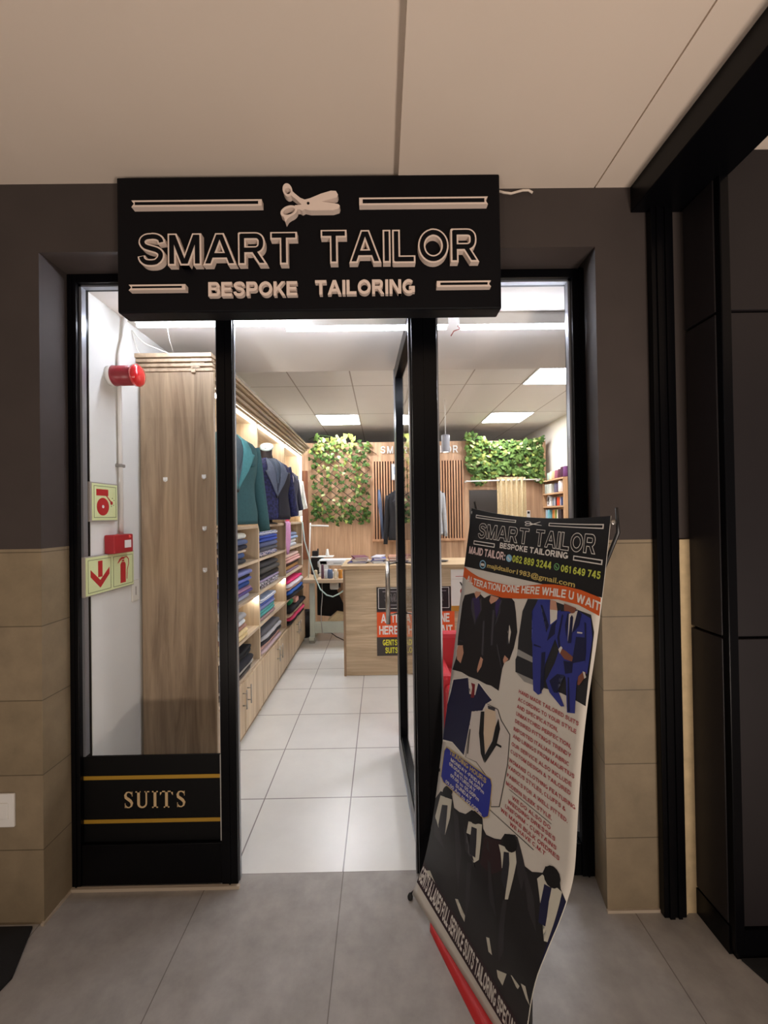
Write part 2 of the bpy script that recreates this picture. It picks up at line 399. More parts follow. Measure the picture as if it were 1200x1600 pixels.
# shop walls
struct('wall_left', G().box(-1.47, -1.37, 1.93, 8.0, 0, 3.2), WHITEP)
struct('wall_right', G().box(2.62, 2.75, 1.93, 8.0, 0, 3.2), mat('cream_wall_paint', '#e6dccb', .75))
struct('wall_back', G().box(-1.47, 2.75, 7.8, 8.0, 0, 3.2), mat('fitting_room_paint', '#a8a29c', .8))
g = G()
g.box(-1.368, 1.36, 6.3, 6.38, 0, 2.79).box(1.36, 2.16, 6.3, 6.38, 2.03, 2.785).box(2.16, 2.56, 6.3, 6.38, 0, 2.775)
struct('wall_partition', g, WARM)
# charcoal cladding of the neighbouring shopfront
g = G()
g.box(1.295, 3.2, 1.535, 1.69, 0, 3.02, mi=1)
for z0, z1 in ((.11, 1.176), (1.186, 2.402), (2.412, 3.02)):
    g.box(1.30, 3.2, 1.52, 1.54, z0, z1, .003)          # faces along the arcade
    g.box(1.278, 1.297, 1.535, 1.69, z0, z1, .003)      # faces turned to the shop door
g.box(1.29, 3.2, 1.512, 1.55, 0, .105, mi=1)
g.box(1.276, 1.30, 1.53, 1.69, 0, .105, mi=1)
g.box(1.282, 1.318, 1.508, 1.545, .02, 3.0, .003, mi=1)
struct('wall_neighbour', g, [CLAD, BLACKAL])
struct('trim_beam', G().box(1.066, 1.32, -1.9, 1.70, 2.915, 3.024, .004), BLACKAL)
g = G().box(1.13, 1.222, 1.668, 1.70, 0, 2.915, .003).box(1.15, 1.17, 1.662, 1.67, 0, 2.915).box(1.185, 1.2, 1.662, 1.67, 0, 2.915)
struct('trim_post', g, BLACKAL)
# pale joint of sealant along the foot of the front wall and frame
SEAL = mat('pale_sealant', '#b7aa98', .8)
g = G().box(-1.418, -1.405, 1.69, 1.85, 0, .012).box(-1.41, -.66, 1.838, 1.852, 0, .014).box(.91, 1.13, 1.692, 1.702, 0, .012)
struct('trim_sealant', g, SEAL)

FLOORSHADE = mat('floor_shadow_black', '#131315', .9, bump=.3, vscale=300)  # near-black for the flat sheets that paint shadow on the floor at both sides
solo('floor_shadow', G().prism([(-2.6, 1.685), (-1.445, 1.685), (-1.362, 1.50), (-1.370, 1.455), (-1.41, 1.43), (-2.6, 1.30)], 0, .010, 'xy', bevel=.003), FLOORSHADE, 'black floor mat against the stone wall with the white socket plate', 'mat')  # no real mat: flat dark sheet painting the floor shadow
solo('floor_shadow', G().prism([(1.30, 1.508), (1.33, 1.42), (1.37, 1.35), (1.5, 1.25), (2.8, 1.25), (2.8, 1.508)], 0, .010, 'xy', bevel=.003), FLOORSHADE, 'black floor mat at the foot of the charcoal neighbouring shopfront', 'mat')  # no real mat: flat dark sheet painting the floor shadow

# ------------------------------------------------------------------ shopfront: two windows and the door
def win(name, x0, x1, zs, side, l, r):
    w = bpy.data.objects.new(name, None); C.objects.link(w); w.location = (x0, 1.85, 0); w['kind'] = 'structure'
    g = G()
    g.box(x0, x0 + l, 1.85, 1.93, .014, 2.775, .002).box(x1 - r, x1, 1.85, 1.93 if side > 0 else 1.886, .014, 2.775, .002)
    g.box(x0 + l, x1 - r, 1.85, 1.93, 2.736, 2.775, .002).box(x0 + l, x1 - r, 1.856, 1.93, .014, zs[0], .003)
    for a, b in ((x0, x0 + l), (x1 - r, x1)):
        m = (a + b) / 2; g.box(m - .003, m + .003, 1.846, 1.852, .014, 2.77)   # raised joint line of the profile
    struct('window_frame', g, BLACKAL, w)
    b = .010
    g = G().box(x0 + l, x0 + l + b, 1.872, 1.90, zs[1], 2.736).box(x1 - r - b, x1 - r, 1.872, 1.90, zs[1], 2.736).box(x0 + l, x1 - r, 1.872, 1.90, 2.728, 2.736)
    struct('glazing_bead', g, GREYAL, w)
    struct('pane', G().box(x0 + l, x1 - r, 1.883, 1.889, zs[0], 2.736), GLASS, w)
    return w
w1 = win('window_1', -1.411, -.668, (.195, .582), -1, .040, .072)
g = G().box(-1.371, -.752, 1.874, 1.882, .195, .582)
struct('vinyl_panel', g, mat('black_vinyl', '#050506', .5, spec=.2), w1)
g = G().box(-1.371, -.752, 1.8725, 1.8742, .476, .493).box(-1.371, -.752, 1.8725, 1.8742, .279, .296)
struct('gold_stripe', g, GOLD, w1)
struct('edge_strip', G().box(-.751, -.746, 1.868, 1.88, .13, .582), mat('pale_edge_strip', '#cfcfcb', .5), w1)
# serif lettering on the vinyl
def serif_word(g, y0, y1, zb, h, xs):
    t = .16 * h; s = .07 * h
    for ch, x0, x1 in xs:
        w = x1 - x0
        def X(u): return x0 + u * w
        def Zz(v): return zb + v * h
        if ch == 'I':
            c = (x0 + x1) / 2
            g.box(c - t / 2, c + t / 2, y0, y1, zb, zb + h).box(x0, x1, y0, y1, zb, zb + s).box(x0, x1, y0, y1, zb + h - s, zb + h)
        if ch == 'T':
            c = (x0 + x1) / 2
            g.box(c - t / 2, c + t / 2, y0, y1, zb, zb + h).box(x0, x1, y0, y1, zb + h - s, zb + h).box(c - .22 * w, c + .22 * w, y0, y1, zb, zb + s)
            g.prism([(x0, zb + h), (x0, zb + .74 * h), (x0 + s, zb + .82 * h), (x0 + .18 * w, zb + h)], y0, y1)
            g.prism([(x1, zb + h), (x1 - .18 * w, zb + h), (x1 - s, zb + .82 * h), (x1, zb + .74 * h)], y0, y1)
        if ch == 'U':
            g.box(X(.12), X(.12) + t, y0, y1, zb + .28 * h, zb + h).box(X(.84) - t * .55, X(.84), y0, y1, zb + .28 * h, zb + h)
            g.box(X(0), X(.36), y0, y1, zb + h - s, zb + h).box(X(.66), X(1), y0, y1, zb + h - s, zb + h)
            a = []; b = []
            for i in range(13):
                th = math.pi + math.pi * i / 12
                cx = (X(.12) + X(.84)) / 2; ro = (X(.84) - X(.12)) / 2
                th_in = ro - t * (.55 + .45 * (1 - i / 12))
                a.append((cx + ro * math.cos(th), zb + .28 * h + .28 * h * math.sin(th)))
                b.append((cx + th_in * math.cos(th), zb + .28 * h + .19 * h * math.sin(th)))
            g.prism(a + b[::-1], y0, y1)
        if ch == 'S':
            pts = [(.88, .80), (.72, .93), (.5, .96), (.28, .92), (.16, .78), (.22, .63), (.45, .54), (.68, .44), (.84, .30), (.78, .13), (.55, .04), (.3, .06), (.12, .2)]
            wd = [.05, .08, .06, .09, .14, .16, .17, .17, .15, .10, .06, .08, .05]
            a = []; b = []
            for i, p in enumerate(pts):
                q0 = pts[max(0, i - 1)]; q1 = pts[min(len(pts) - 1, i + 1)]
                dx, dz = (q1[0] - q0[0]) * w, (q1[1] - q0[1]) * h; L_ = math.hypot(dx, dz)
                nx, nz = -dz / L_, dx / L_
                a.append((X(p[0]) + nx * wd[i] * h / 2, Zz(p[1]) + nz * wd[i] * h / 2)); b.append((X(p[0]) - nx * wd[i] * h / 2, Zz(p[1]) - nz * wd[i] * h / 2))
            for i in range(len(pts) - 1): g.prism([a[i], a[i + 1], b[i + 1], b[i]], y0, y1)
            g.box(X(.84), X(.90), y0, y1, Zz(.70), Zz(.98)).box(X(.10), X(.16), y0, y1, Zz(.02), Zz(.30))
g = G()
serif_word(g, 1.8725, 1.8742, .345, .076, [('S', -1.190, -1.147), ('U', -1.137, -1.075), ('I', -1.062, -1.036), ('T', -1.026, -.968), ('S', -.953, -.910)])
struct('lettering', g, mat('pale_gold_lettering', '#cdb287', .5), w1)
w2 = win('window_2', .148, .942, (.16, .20), 1, .114, .056)

d = bpy.data.objects.new('door_1', None); C.objects.link(d); d['kind'] = 'structure'
LD, TH, HT = .94, .058, 2.69
g = G()
struct('door_stile', G().box(0, TH, LD - .085, LD, .012, HT, .004), BLACKAL, d)
struct('door_stile', G().box(0, TH, 0, .07, .012, HT, .004), BLACKAL, d)
struct('door_rail', G().box(0, TH, .07, LD - .085, .012, .13, .004).box(.008, .05, .07, LD - .085, .13, .15), BLACKAL, d)
struct('door_rail', G().box(0, TH, .07, LD - .085, HT - .085, HT, .004), BLACKAL, d)
struct('pane', G().box(.026, .032, .07, LD - .085, .13, HT - .085), GLASS, d)
struct('edge_trim', G().box(-.004, .0, LD - .012, LD, .012, HT).box(-.004, 0, 0, .012, .012, HT).box(-.004, 0, 0, LD, .012, .02), GREYAL, d)
g = G().tube([(-.072, .855, .915), (-.072, .855, 1.345)], .0155, 12)
for z in (.965, 1.315):
    g.tube([(-.072, .855, z), (-.05, .865, z + .012), (-.01, .885, z + .015), (.0, .89, z + .015)], .006)
    g.tube([(TH, .89, z + .015), (.1, .87, z + .012), (.128, .855, z)], .006)
g.tube([(.128, .855, .915), (.128, .855, 1.345)], .0155, 12)
struct('door_handle', g, STEEL, d)
d.location = (.156, 1.945, 0); d.rotation_euler = (0, 0, math.radians(3.2))
g = G().box(-.668, .148, 1.86, 1.93, 2.71, 2.775, .002).box(.143, .15, 1.90, 1.94, 0, 2.71)
struct('door_frame', g, BLACKAL)
struct('trim_jamb_lit', G().box(-.668, -.664, 1.868, 1.886, .014, 2.71).box(.137, .1428, 1.90, 1.935, 0, 2.71), GREYAL)  # paler strips paint the jamb sides as lit from the shop

# ------------------------------------------------------------------ shop sign over the door
sign = thing('shop_sign', 'black shop sign with raised cream lettering and scissors, hung over the door', 'sign', (-.27, 1.70, 2.48))
part('sign_board', G().box(-1.036, .494, 1.622, 1.70, 2.480, 3.022, .006), SIGNBLK, sign)
def raised(word, x0, x1, z0, z1, depth, th, outline, y=1.622):
    W = block_word(word, th); I = block_word(word, th, outline) if outline else None
    for k, l in enumerate(W):
        g = G()
        for i, q in enumerate(l): g.prism([(x0 + u * (x1 - x0), z0 + v * (z1 - z0)) for u, v in q], y - depth - .00012 * (i % 9), y)
        L_ = part('letter', g, CREAMLET, sign)
        if outline:
            g = G()
            for i, q in enumerate(I[k]): g.prism([(x0 + u * (x1 - x0), z0 + v * (z1 - z0)) for u, v in q], y - depth - .0022 - .00012 * (i % 9), y - depth + .002)
            part('letter_face', g, SIGNBLK, L_)
raised('SMART', -.937, -.315, 2.650, 2.776, .026, .25, .055)
raised('TAILOR', -.222, .398, 2.652, 2.782, .026, .25, .055)
raised('BESPOKE', -.668, -.319, 2.532, 2.588, .018, .22, 0)
raised('TAILORING', -.248, .146, 2.534, 2.591, .018, .22, 0)
for x0, x1, z0, z1, e in ((-.963, -.452, 2.884, 2.910, 0), (-.069, .439, 2.882, 2.912, 1), (-.977, -.755, 2.556, 2.578, 0), (.232, .446, 2.555, 2.579, 1)):
    n = .010; zm = (z0 + z1) / 2
    o = [(x0, z0), (x1 - 0, z0), (x1, z1), (x0, z1), (x0 + n, zm)] if not e else [(x0, z0), (x1, z0), (x1 - n, zm), (x1, z1), (x0, z1)]
    b = part('bar', G().prism(o, 1.598, 1.622), CREAMLET, sign)
    part('bar_face', G().box(x0 + .014, x1 - .014, 1.5968, 1.600, z0 + .0075, z1 - .0075), SIGNBLK, b)
# scissors: two handle rings, two blades, rivet
def ring_poly(cx, cz, ro, rz, hx, hz, hr, hrz, rot, n=24):
    a = []; b = []
    for i in range(n):
        th = 2 * math.pi * i / n
        x, z = ro * math.cos(th), rz * math.sin(th); a.append((cx + x * math.cos(rot) - z * math.sin(rot), cz + x * math.sin(rot) + z * math.cos(rot)))
        x, z = hr * math.cos(th), hrz * math.sin(th); b.append((hx + x * math.cos(rot) - z * math.sin(rot), hz + x * math.sin(rot) + z * math.cos(rot)))
    return a, b
sci = G()
for (cx, cz, ro, rz, hx, hz, hr, hrz, rot) in ((-.350, 2.944, .0185, .027, -.3485, 2.940, .0115, .0125, .25), (-.346, 2.860, .034, .0215, -.345, 2.860, .0245, .0125, .35)):
    a, b = ring_poly(cx, cz, ro, rz, hx, hz, hr, hrz, rot); n = len(a)
    for y in (1.596, 1.622):
        pts = [(p[0], y, p[1]) for p in a] + [(p[0], y, p[1]) for p in b]
        sci.faces(pts, [(i, (i + 1) % n, n + (i + 1) % n, n + i) for i in range(n)])
    for q in (a, b):
        sci.faces([(p[0], 1.596, p[1]) for p in q] + [(p[0], 1.622, p[1]) for p in q], [(i, (i + 1) % n, n + (i + 1) % n, n + i) for i in range(n)])
sci.prism([(-.336, 2.922), (-.330, 2.938), (-.322, 2.930), (-.300, 2.912), (-.283, 2.905), (-.262, 2.910), (-.218, 2.928), (-.180, 2.939), (-.160, 2.938), (-.152, 2.924), (-.156, 2.913), (-.218, 2.896), (-.255, 2.884), (-.285, 2.880), (-.300, 2.890), (-.315, 2.905)], 1.5955, 1.622)
sci.prism([(-.322, 2.882), (-.300, 2.884), (-.262, 2.896), (-.218, 2.896), (-.170, 2.889), (-.151, 2.885), (-.145, 2.879), (-.149, 2.868), (-.172, 2.861), (-.262, 2.861), (-.283, 2.866), (-.294, 2.860), (-.304, 2.866), (-.318, 2.866)], 1.5945, 1.6215)
sci.prism([(-.372, 2.850), (-.345, 2.838), (-.336, 2.842), (-.350, 2.832), (-.360, 2.816), (-.364, 2.832)], 1.5965, 1.622)
so = part('scissors_emblem', sci, CREAMLET, sign)
part('rivet', G().lathe([(.0055, 1.5935), (.0055, 1.60)], (-.269, 0, 2.889), 'y', 12), SIGNBLK, so)
solo('cable', G().tube([(.49, 1.69, 3.012), (.53, 1.688, 2.998), (.56, 1.686, 2.992), (.585, 1.688, 3.0), (.61, 1.69, 3.008), (.635, 1.69, 3.008), (.652, 1.69, 2.997)], .0048), mat('white_cable', '#d8cabb', .5), 'white cable end sticking out beside the shop sign under the ceiling', 'cable')
# light switch plate on the stone at the far end
s = thing('wall_socket', 'white socket plate low on the stone wall beside the window', 'socket', (-1.56, 1.70, .47))
part('plate', G().box(-1.60, -1.523, 1.69, 1.70, .405, .541, .003), WHITE, s)
part('rocker', G().box(-1.58, -1.545, 1.686, 1.69, .44, .505, .002), WHITE, s)

# ------------------------------------------------------------------ fire alarm gear on the shop's white wall
t = thing('alarm_siren', 'red drum-shaped alarm siren high on the white wall behind the window', 'siren', (-1.37, 2.08, 2.39))
part('mount', G().lathe([(.05, -1.37), (.052, -1.345)], (0, 2.08, 2.39), 'x', 20), WHITE, t)
part('body', G().lathe([(.052, -1.345), (.050, -1.335), (.049, -1.245)], (0, 2.08, 2.39), 'x', 24), mat('dark_red_plastic', '#8d1a2a', .35), t)
part('lens', G().lathe([(.049, -1.245), (.055, -1.243), (.056, -1.225), (.045, -1.213), (.02, -1.207), (.012, -1.2065)], (0, 2.08, 2.39), 'x', 24), mat('bright_red_lens', '#d3121a', .15, coat=.6), t)
t = thing('conduit_pipe', 'white conduit pipe running down the white wall from ceiling to alarm box', 'pipe', (-1.358, 2.13, 1.58))
part('pipe', G().tube([(-1.355, 2.135, 1.585), (-1.355, 2.13, 2.45), (-1.352, 2.13, 2.52), (-1.345, 2.155, 2.62), (-1.345, 2.17, 2.735)], .0105, 10), WHITE, t)
part('clip', G().box(-1.37, -1.34, 2.112, 2.15, 1.93, 1.945, .002), mat('grey_clip', '#8a8782', .5), t)
t = thing('alarm_call_point', 'red alarm call point box on the white wall under the pipe', 'alarm', (-1.37, 2.10, 1.535))
part('housing', G().box(-1.37, -1.318, 2.022, 2.175, 1.488, 1.582, .006), mat('alarm_red', '#a5101f', .4), t)
part('window', G().box(-1.318, -1.315, 2.10, 2.152, 1.513, 1.552, .001), WHITE, t)
part('lamp', G().lathe([(.008, -1.318), (.006, -1.312)], (0, 2.14, 1.569), 'x', 10), mat('red_lamp', '#f0584f', .3), t)
def outline_rect(g, x, y0, y1, z0, z1, w, mi):
    g.box(x, x + .0006, y0, y1, z0, z0 + w, mi=mi).box(x, x + .0006, y0, y1, z1 - w, z1, mi=mi).box(x, x + .0006, y0, y0 + w, z0 + w, z1 - w, mi=mi).box(x, x + .0006, y1 - w, y1, z0 + w, z1 - w, mi=mi)
GRN = mat('sign_outline', '#7f8a63', .5)
FRM = mat('sign_grey_frame', '#9b9690', .5)
t = thing('alarm_bell_sign', 'square glow-in-the-dark sign with red bell picture on the white wall', 'sign', (-1.37, 2.0, 1.74))
part('frame', G().box(-1.37, -1.353, 1.908, 2.104, 1.65, 1.838, .003), FRM, t)
g = G().box(-1.353, -1.3515, 1.916, 2.098, 1.656, 1.832)
outline_rect(g, -1.3515, 1.928, 2.088, 1.668, 1.822, .003, 1)
x = -1.3515
g.box(x, x + .001, 1.945, 2.028, 1.775, 1.806, mi=2)
g.prism([(1.99 + .043 * math.cos(a), 1.722 + .043 * math.sin(a)) for a in [2 * math.pi * i / 24 for i in range(24)]], x, x + .001, 'yz', 2)
g.prism([(1.99 + .008 * math.cos(a), 1.722 + .008 * math.sin(a)) for a in [2 * math.pi * i / 12 for i in range(12)]], x + .001, x + .0016, 'yz', 3)
g.prism([(2.012, 1.776), (2.018, 1.776), (2.052, 1.748), (2.049, 1.742)], x, x + .001, 'yz', 2)
g.prism([(2.053 + .009 * math.cos(a), 1.741 + .009 * math.sin(a)) for a in [2 * math.pi * i / 12 for i in range(12)]], x, x + .001, 'yz', 2)
for y, z in ((2.058, 1.762), (2.070, 1.752), (2.050, 1.722), (2.066, 1.728)): g.box(x, x + .001, y, y + .005, z, z + .005, mi=1)
part('face', g, [GLOW, GRN, SIGNRED, WHITE], t)
t = thing('extinguisher_sign', 'double glow-in-the-dark sign with red down arrow and extinguisher picture', 'sign', (-1.37, 2.05, 1.4))
part('frame', G().box(-1.37, -1.353, 1.868, 2.236, 1.303, 1.489, .003), FRM, t)
g = G().box(-1.353, -1.3515, 1.872, 2.230, 1.308, 1.484)
outline_rect(g, -1.3515, 1.885, 2.045, 1.318, 1.472, .003, 1); outline_rect(g, -1.3515, 2.062, 2.222, 1.318, 1.472, .003, 1)
g.box(x, x + .001, 1.952, 1.982, 1.385, 1.462, mi=2)
g.prism([(1.967, 1.334), (1.902, 1.392), (1.902, 1.425), (1.967, 1.37), (2.032, 1.425), (2.032, 1.392)], x, x + .001, 'yz', 2)
g.box(x, x + .001, 2.118, 2.160, 1.33, 1.425, mi=2)
g.prism([(2.118, 1.425), (2.160, 1.425), (2.152, 1.437), (2.126, 1.437)], x, x + .001, 'yz', 2)
g.box(x, x + .001, 2.130, 2.148, 1.440, 1.448, mi=2)
g.prism([(2.095, 1.434), (2.10, 1.434), (2.128, 1.452), (2.150, 1.452), (2.150, 1.462), (2.130, 1.464), (2.112, 1.456)], x, x + .001, 'yz', 2)
g.prism([(2.15, 1.458), (2.168, 1.460), (2.182, 1.448), (2.184, 1.425), (2.172, 1.395), (2.168, 1.345), (2.172, 1.345), (2.176, 1.393), (2.188, 1.425), (2.187, 1.45), (2.170, 1.464), (2.15, 1.463)], x, x + .001, 'yz', 2)
part('face', g, [GLOW, GRN, SIGNRED], t)
t = thing('power_outlet', 'white power outlet on the white wall beside the oak end panel', 'socket', (-1.37, 2.27, 1.265))
part('plate', G().box(-1.37, -1.362, 2.236, 2.30, 1.208, 1.324, .002), mat('ivory_plastic', '#d9d6cc', .45), t)
part('socket_holes', G().box(-1.362, -1.3612, 2.262, 2.270, 1.28, 1.288).box(-1.362, -1.3612, 2.262, 2.270, 1.24, 1.28), mat('socket_grey', '#9c978e', .5), t)
g = G().tube([(-1.36, 2.25, 2.70), (-1.33, 2.26, 2.66), (-1.30, 2.28, 2.635), (-1.20, 2.32, 2.60), (-1.12, 2.36, 2.575)], .003)
g.tube([(-1.36, 2.25, 2.70), (-1.35, 2.27, 2.62), (-1.34, 2.29, 2.585)], .0025).tube([(-1.18, 2.33, 2.58), (-1.16, 2.33, 2.592), (-1.13, 2.34, 2.587), (-1.10, 2.35, 2.577)], .003).tube([(-1.14, 2.20, 2.70), (-1.155, 2.25, 2.65), (-1.16, 2.31, 2.585)], .002)
solo('light_wiring', g, mat('white_wire', '#dedcd4', .5), 'loose white wires from the ceiling tube down to the oak end panel', 'wire')
# ceiling tubes: three lengths over the window
for (x0, x1, y), lb in (((-1.255, -.42, 2.11), 'ceiling tube light nearest the white wall with fire signs'), ((-.50, .372, 2.175), 'ceiling tube light above the doorway'), ((.432, 1.12, 2.18), 'ceiling tube light over the second window and banner')):
    t = thing('tube_light', 'slim white ' + lb, 'light', ((x0 + x1) / 2, y, 2.735), 'ceiling tube lights')
    part('housing', G().box(x0, x1, y - .012, y + .012, 2.672, 2.7365, .002), WHITE, t)
    part('tube', G().tube([(x0 + .01, y, 2.661), (x1 - .01, y, 2.661)], .0115, 10), TUBE, t)
solo('wire_end', G().tube([(.425, 2.18, 2.67), (.435, 2.17, 2.65), (.40, 2.165, 2.635), (.385, 2.165, 2.61)], .003), mat('red_wire', '#8a3a34', .5), 'short red and black wire end dangling at the joint of two ceiling tubes', 'wire')
for (x0, y0), lb in (((-.885, 5.53), 'square ceiling light panel above the ivy lattice'), ((1.515, 3.73), 'square ceiling light panel nearest the second window'), ((1.515, 5.53), 'square ceiling light panel in front of the thick hanging ivy')):
    t = thing('ceiling_light', lb, 'light', (x0 + .3, y0 + .3, 3.04), 'square ceiling light panels')
    part('frame', G().box(x0 + .004, x0 + .596, y0 + .004, y0 + .596, 3.030, 3.04), WHITE, t)
    part('diffuser', G().box(x0 + .02, x0 + .58, y0 + .02, y0 + .58, 3.026, 3.030), PANEL, t)
for y, r, z, lb in ((3.93, .034, 3.018, 'white round smoke detector on the ceiling tile nearest the soffit'), (4.13, .03, 2.995, 'white domed sensor on the ceiling just behind the smoke detector')):
    solo('smoke_detector', G().lathe([(r, 3.04), (r, z + .012), (r * .7, z), (.004, z - .004)], (.545, y, 0), 'z', 18), WHITE, lb, 'detector')

# ------------------------------------------------------------------ oak shelving unit along the white wall
u = thing('shelving_unit', 'light oak shelving unit with cabinets below, open shelves and lit niches under a stepped crown', 'shelf', (-1.2, 3.9, 0))
part('end_panel', G().box(-1.355, -.94, 2.31, 2.335, 0, 2.49, .002), OAKP, u)
part('back_panel', G().box(-1.368, -1.355, 2.335, 5.48, .04, 2.5), OAK, u)
DIV = [(2.335, 2.36), (3.515, 3.54), (4.49, 4.512), (5.452, 5.48)]
for a, b in DIV: part('divider', G().box(-1.355, -1.06, a, b, 0, 2.485, .0015), OAK, u)
BAY = [(2.36, 3.515), (3.54, 4.49), (4.512, 5.452)]
SH = [.445, .73, 1.01, 1.30, 1.59]
for a, b in BAY:
    for z in SH: part('shelf', G().box(-1.355, -1.062, a, b, z - .024, z, .0015), OAKX, u)
    part('niche_top', G().box(-1.355, -1.06, a, b, 2.465, 2.485), OAKX, u)
    s = part('light_strip', G().box(-1.085, -1.065, a + .03, b - .02, 2.452, 2.464), STRIP, u)
for a, b in BAY[:2]: part('light_strip', G().box(-1.10, -1.066, b - .05, b - .012, .968, .985), STRIP, u)
part('light_strip', G().box(-1.068, -1.058, 5.444, 5.452, 1.60, 2.46), STRIP, u)
part('light_strip', G().box(-1.068, -1.058, 5.444, 5.452, 1.02, 1.57), mat('unlit_strip', '#f2efe4', .4), u)
g = G()
prof = [(-1.06, 2.585), (-1.06, 2.482), (-1.038, 2.482)]
x_, z_ = -1.038, 2.482
for k in range(4):          # four stepped fascias with deep grooves between them
    prof += [(x_, z_), (x_ + .003, z_ + .018), (x_ - .016, z_ + .018), (x_ - .016, z_ + .026), (x_ + .026, z_ + .026)]
    x_, z_ = x_ + .026, z_ + .026
prof = prof[:-1] + [(-.942, 2.572), (-.938, 2.586)]
g.prism(prof, 2.30, 5.48, 'xz')
for i, (z0, z1) in enumerate(((2.490, 2.508), (2.515, 2.533), (2.540, 2.558), (2.565, 2.588))):
    g.box(-1.358 - .005 * i, -.94, 2.304 - .006 * i, 2.335, z0, z1, .002)
g.box(-1.35, -.95, 2.312, 2.335, 2.48, 2.58)
part('crown', g, wood('crown_oak', '#8f7a63', '#bfa98c', 'y'), u)
part('plinth', G().box(-1.355, -1.066, 2.335, 5.48, 0, .045), wood('plinth_oak', '#8d7354', '#b2956f', 'y'), u)
HND = STEEL
DOORS = [(2.365, 2.615), (2.622, 3.073), (3.080, 3.533), (3.540, 4.062), (4.068, 4.506), (4.514, 4.98), (4.986, 5.476)]
for i, (a, b) in enumerate(DOORS):
    dd = part('cabinet_door', G().box(-1.06, -1.042, a, b, .05, .428, .002), OAK, u)
    if i == 0: continue
    hy = b - .045 if i in (1, 3, 5) else a + .05
    hg = G().tube([(-1.012, hy, .245), (-1.012, hy, .385)], .006, 8)
    for z in (.27, .36): hg.tube([(-1.043, hy, z), (-1.012, hy, z)], .0045, 6)
    part('handle', hg, HND, dd)
for i, (px, pz, lb) in enumerate(((-1.215, 1.88, 'small white hook on the oak end panel nearest the red siren'), (-.998, 1.892, 'topmost of the small white hooks along the edge of the oak end panel'), (-.998, 1.60, 'middle small white hook along the edge of the oak end panel'), (-.998, 1.366, 'lowest small white hook along the edge of the oak end panel'))):
    g = G().prism([(px - .011, pz + .012), (px + .011, pz + .012), (px + .011, pz - .006), (px, pz - .015), (px - .011, pz - .006)], 2.304, 2.31).tube([(px, 2.304, pz - .004), (px, 2.292, pz - .010), (px, 2.290, pz + .001)], .003, 6)
    solo('wall_hook', g, WHITE, lb, 'hook', 'white hooks on the oak end panel')

# ------------------------------------------------------------------ folded cloth, one object a piece
FAB = {}
def fabric(col, kind=''):
    k = (col, kind)
    if k in FAB: return FAB[k]
    if not kind: m = mat('cloth_' + col.strip('#'), col, .9, vary=.12, vscale=60)
    else:
        m = bpy.data.materials.new('patterned_cloth_' + kind + col.strip('#')); m.use_nodes = True; nt = m.node_tree; b = nt.nodes['Principled BSDF']
        tc = nt.nodes.new('ShaderNodeTexCoord'); r = nt.nodes.new('ShaderNodeValToRGB')
        if kind == 'stripe':
            t = nt.nodes.new('ShaderNodeTexWave'); t.inputs['Scale'].default_value = 18; t.inputs['Distortion'].default_value = 3; t.bands_direction = 'Z'
        elif kind == 'dots':
            t = nt.nodes.new('ShaderNodeTexVoronoi'); t.inputs['Scale'].default_value = 55
        else:
            t = nt.nodes.new('ShaderNodeTexNoise'); t.inputs['Scale'].default_value = 42; t.inputs['Detail'].default_value = 2
        nt.links.new(tc.outputs['Object'], t.inputs['Vector'])
        nt.links.new(t.outputs['Fac' if kind not in ('dots',) else 'Distance'], r.inputs[0])
        r.color_ramp.elements[0].position = .42; r.color_ramp.elements[1].position = .56
        r.color_ramp.elements[0].color = lin(col); r.color_ramp.elements[1].color = lin({'stripe': '#e8ecf2', 'dots': '#e8ece4', 'floral': '#c9c4cf', 'damask': '#191d40'}[kind])
        if kind == 'dots': r.color_ramp.elements[0].position = .22; r.color_ramp.elements[1].position = .30
        nt.links.new(r.outputs[0], b.inputs['Base Color']); b.inputs['Roughness'].default_value = .85
    FAB[k] = m; return m
def cloth(x0, x1, y0, y1, z0, h, rng, crumple=0.0, droop=0.0):
    """folded cloth: layers with rounded fold at the front (x1) and at both ends"""
    nx, ny = 7, 12
    layers = 2 if h > .058 else 1
    g = G()
    for l in range(layers):
        hh = h / layers; base = z0 + l * hh
        fx = x1 + rng.uniform(-.008, .006); sgn = rng.uniform(-1, 1)
        for top in (0, 1):
            pass
        pts = []
        for i in range(nx + 1):
            for j in range(ny + 1):
                a = i / nx; b = j / ny
                pts.append((a, b))
        prof = 9
        verts = []
        for j in range(ny + 1):
            b = j / ny; y = y0 + (y1 - y0) * b
            e = 1 - abs(2 * b - 1) ** 9 * .38      # thins towards both ends
            wob = crumple * (math.sin(b * 9 + sgn * 5) * .5 + math.sin(b * 21 + sgn * 9) * .5)
            ring = []
            for k in range(prof):
                th = -math.pi / 2 + math.pi * k / (prof - 1)
                r = hh / 2 * e
                ring.append((fx - hh * .55 + hh * .55 * math.cos(th) + wob * .9 - droop * .15 * b - .02 * abs(2 * b - 1) ** 10, y, base + hh / 2 * e + r * math.sin(th) * .98 + abs(wob) * .35))
            ring.append((x0, y, base + 2 * hh / 2 * e * .95)); ring.append((x0, y, base + .001))
            verts.append(ring)
        n = len(verts[0]); flat = [p for r in verts for p in r]; f = []
        for j in range(ny):
            for k in range(n): f.append((j * n + k, j * n + (k + 1) % n, (j + 1) * n + (k + 1) % n, (j + 1) * n + k))
        f.append(tuple(range(n))); f.append(tuple(ny * n + k for k in range(n)))
        g.faces(flat, f, 0, True)
    return g
ORD = ['topmost', 'second', 'third', 'fourth', 'fifth', 'sixth', 'seventh', 'eighth']
ROWS = {'A': ('upper shelf', 1.30), 'B': ('second shelf down', 1.01), 'C': ('third shelf down', .73), 'D': ('lowest shelf', .445)}
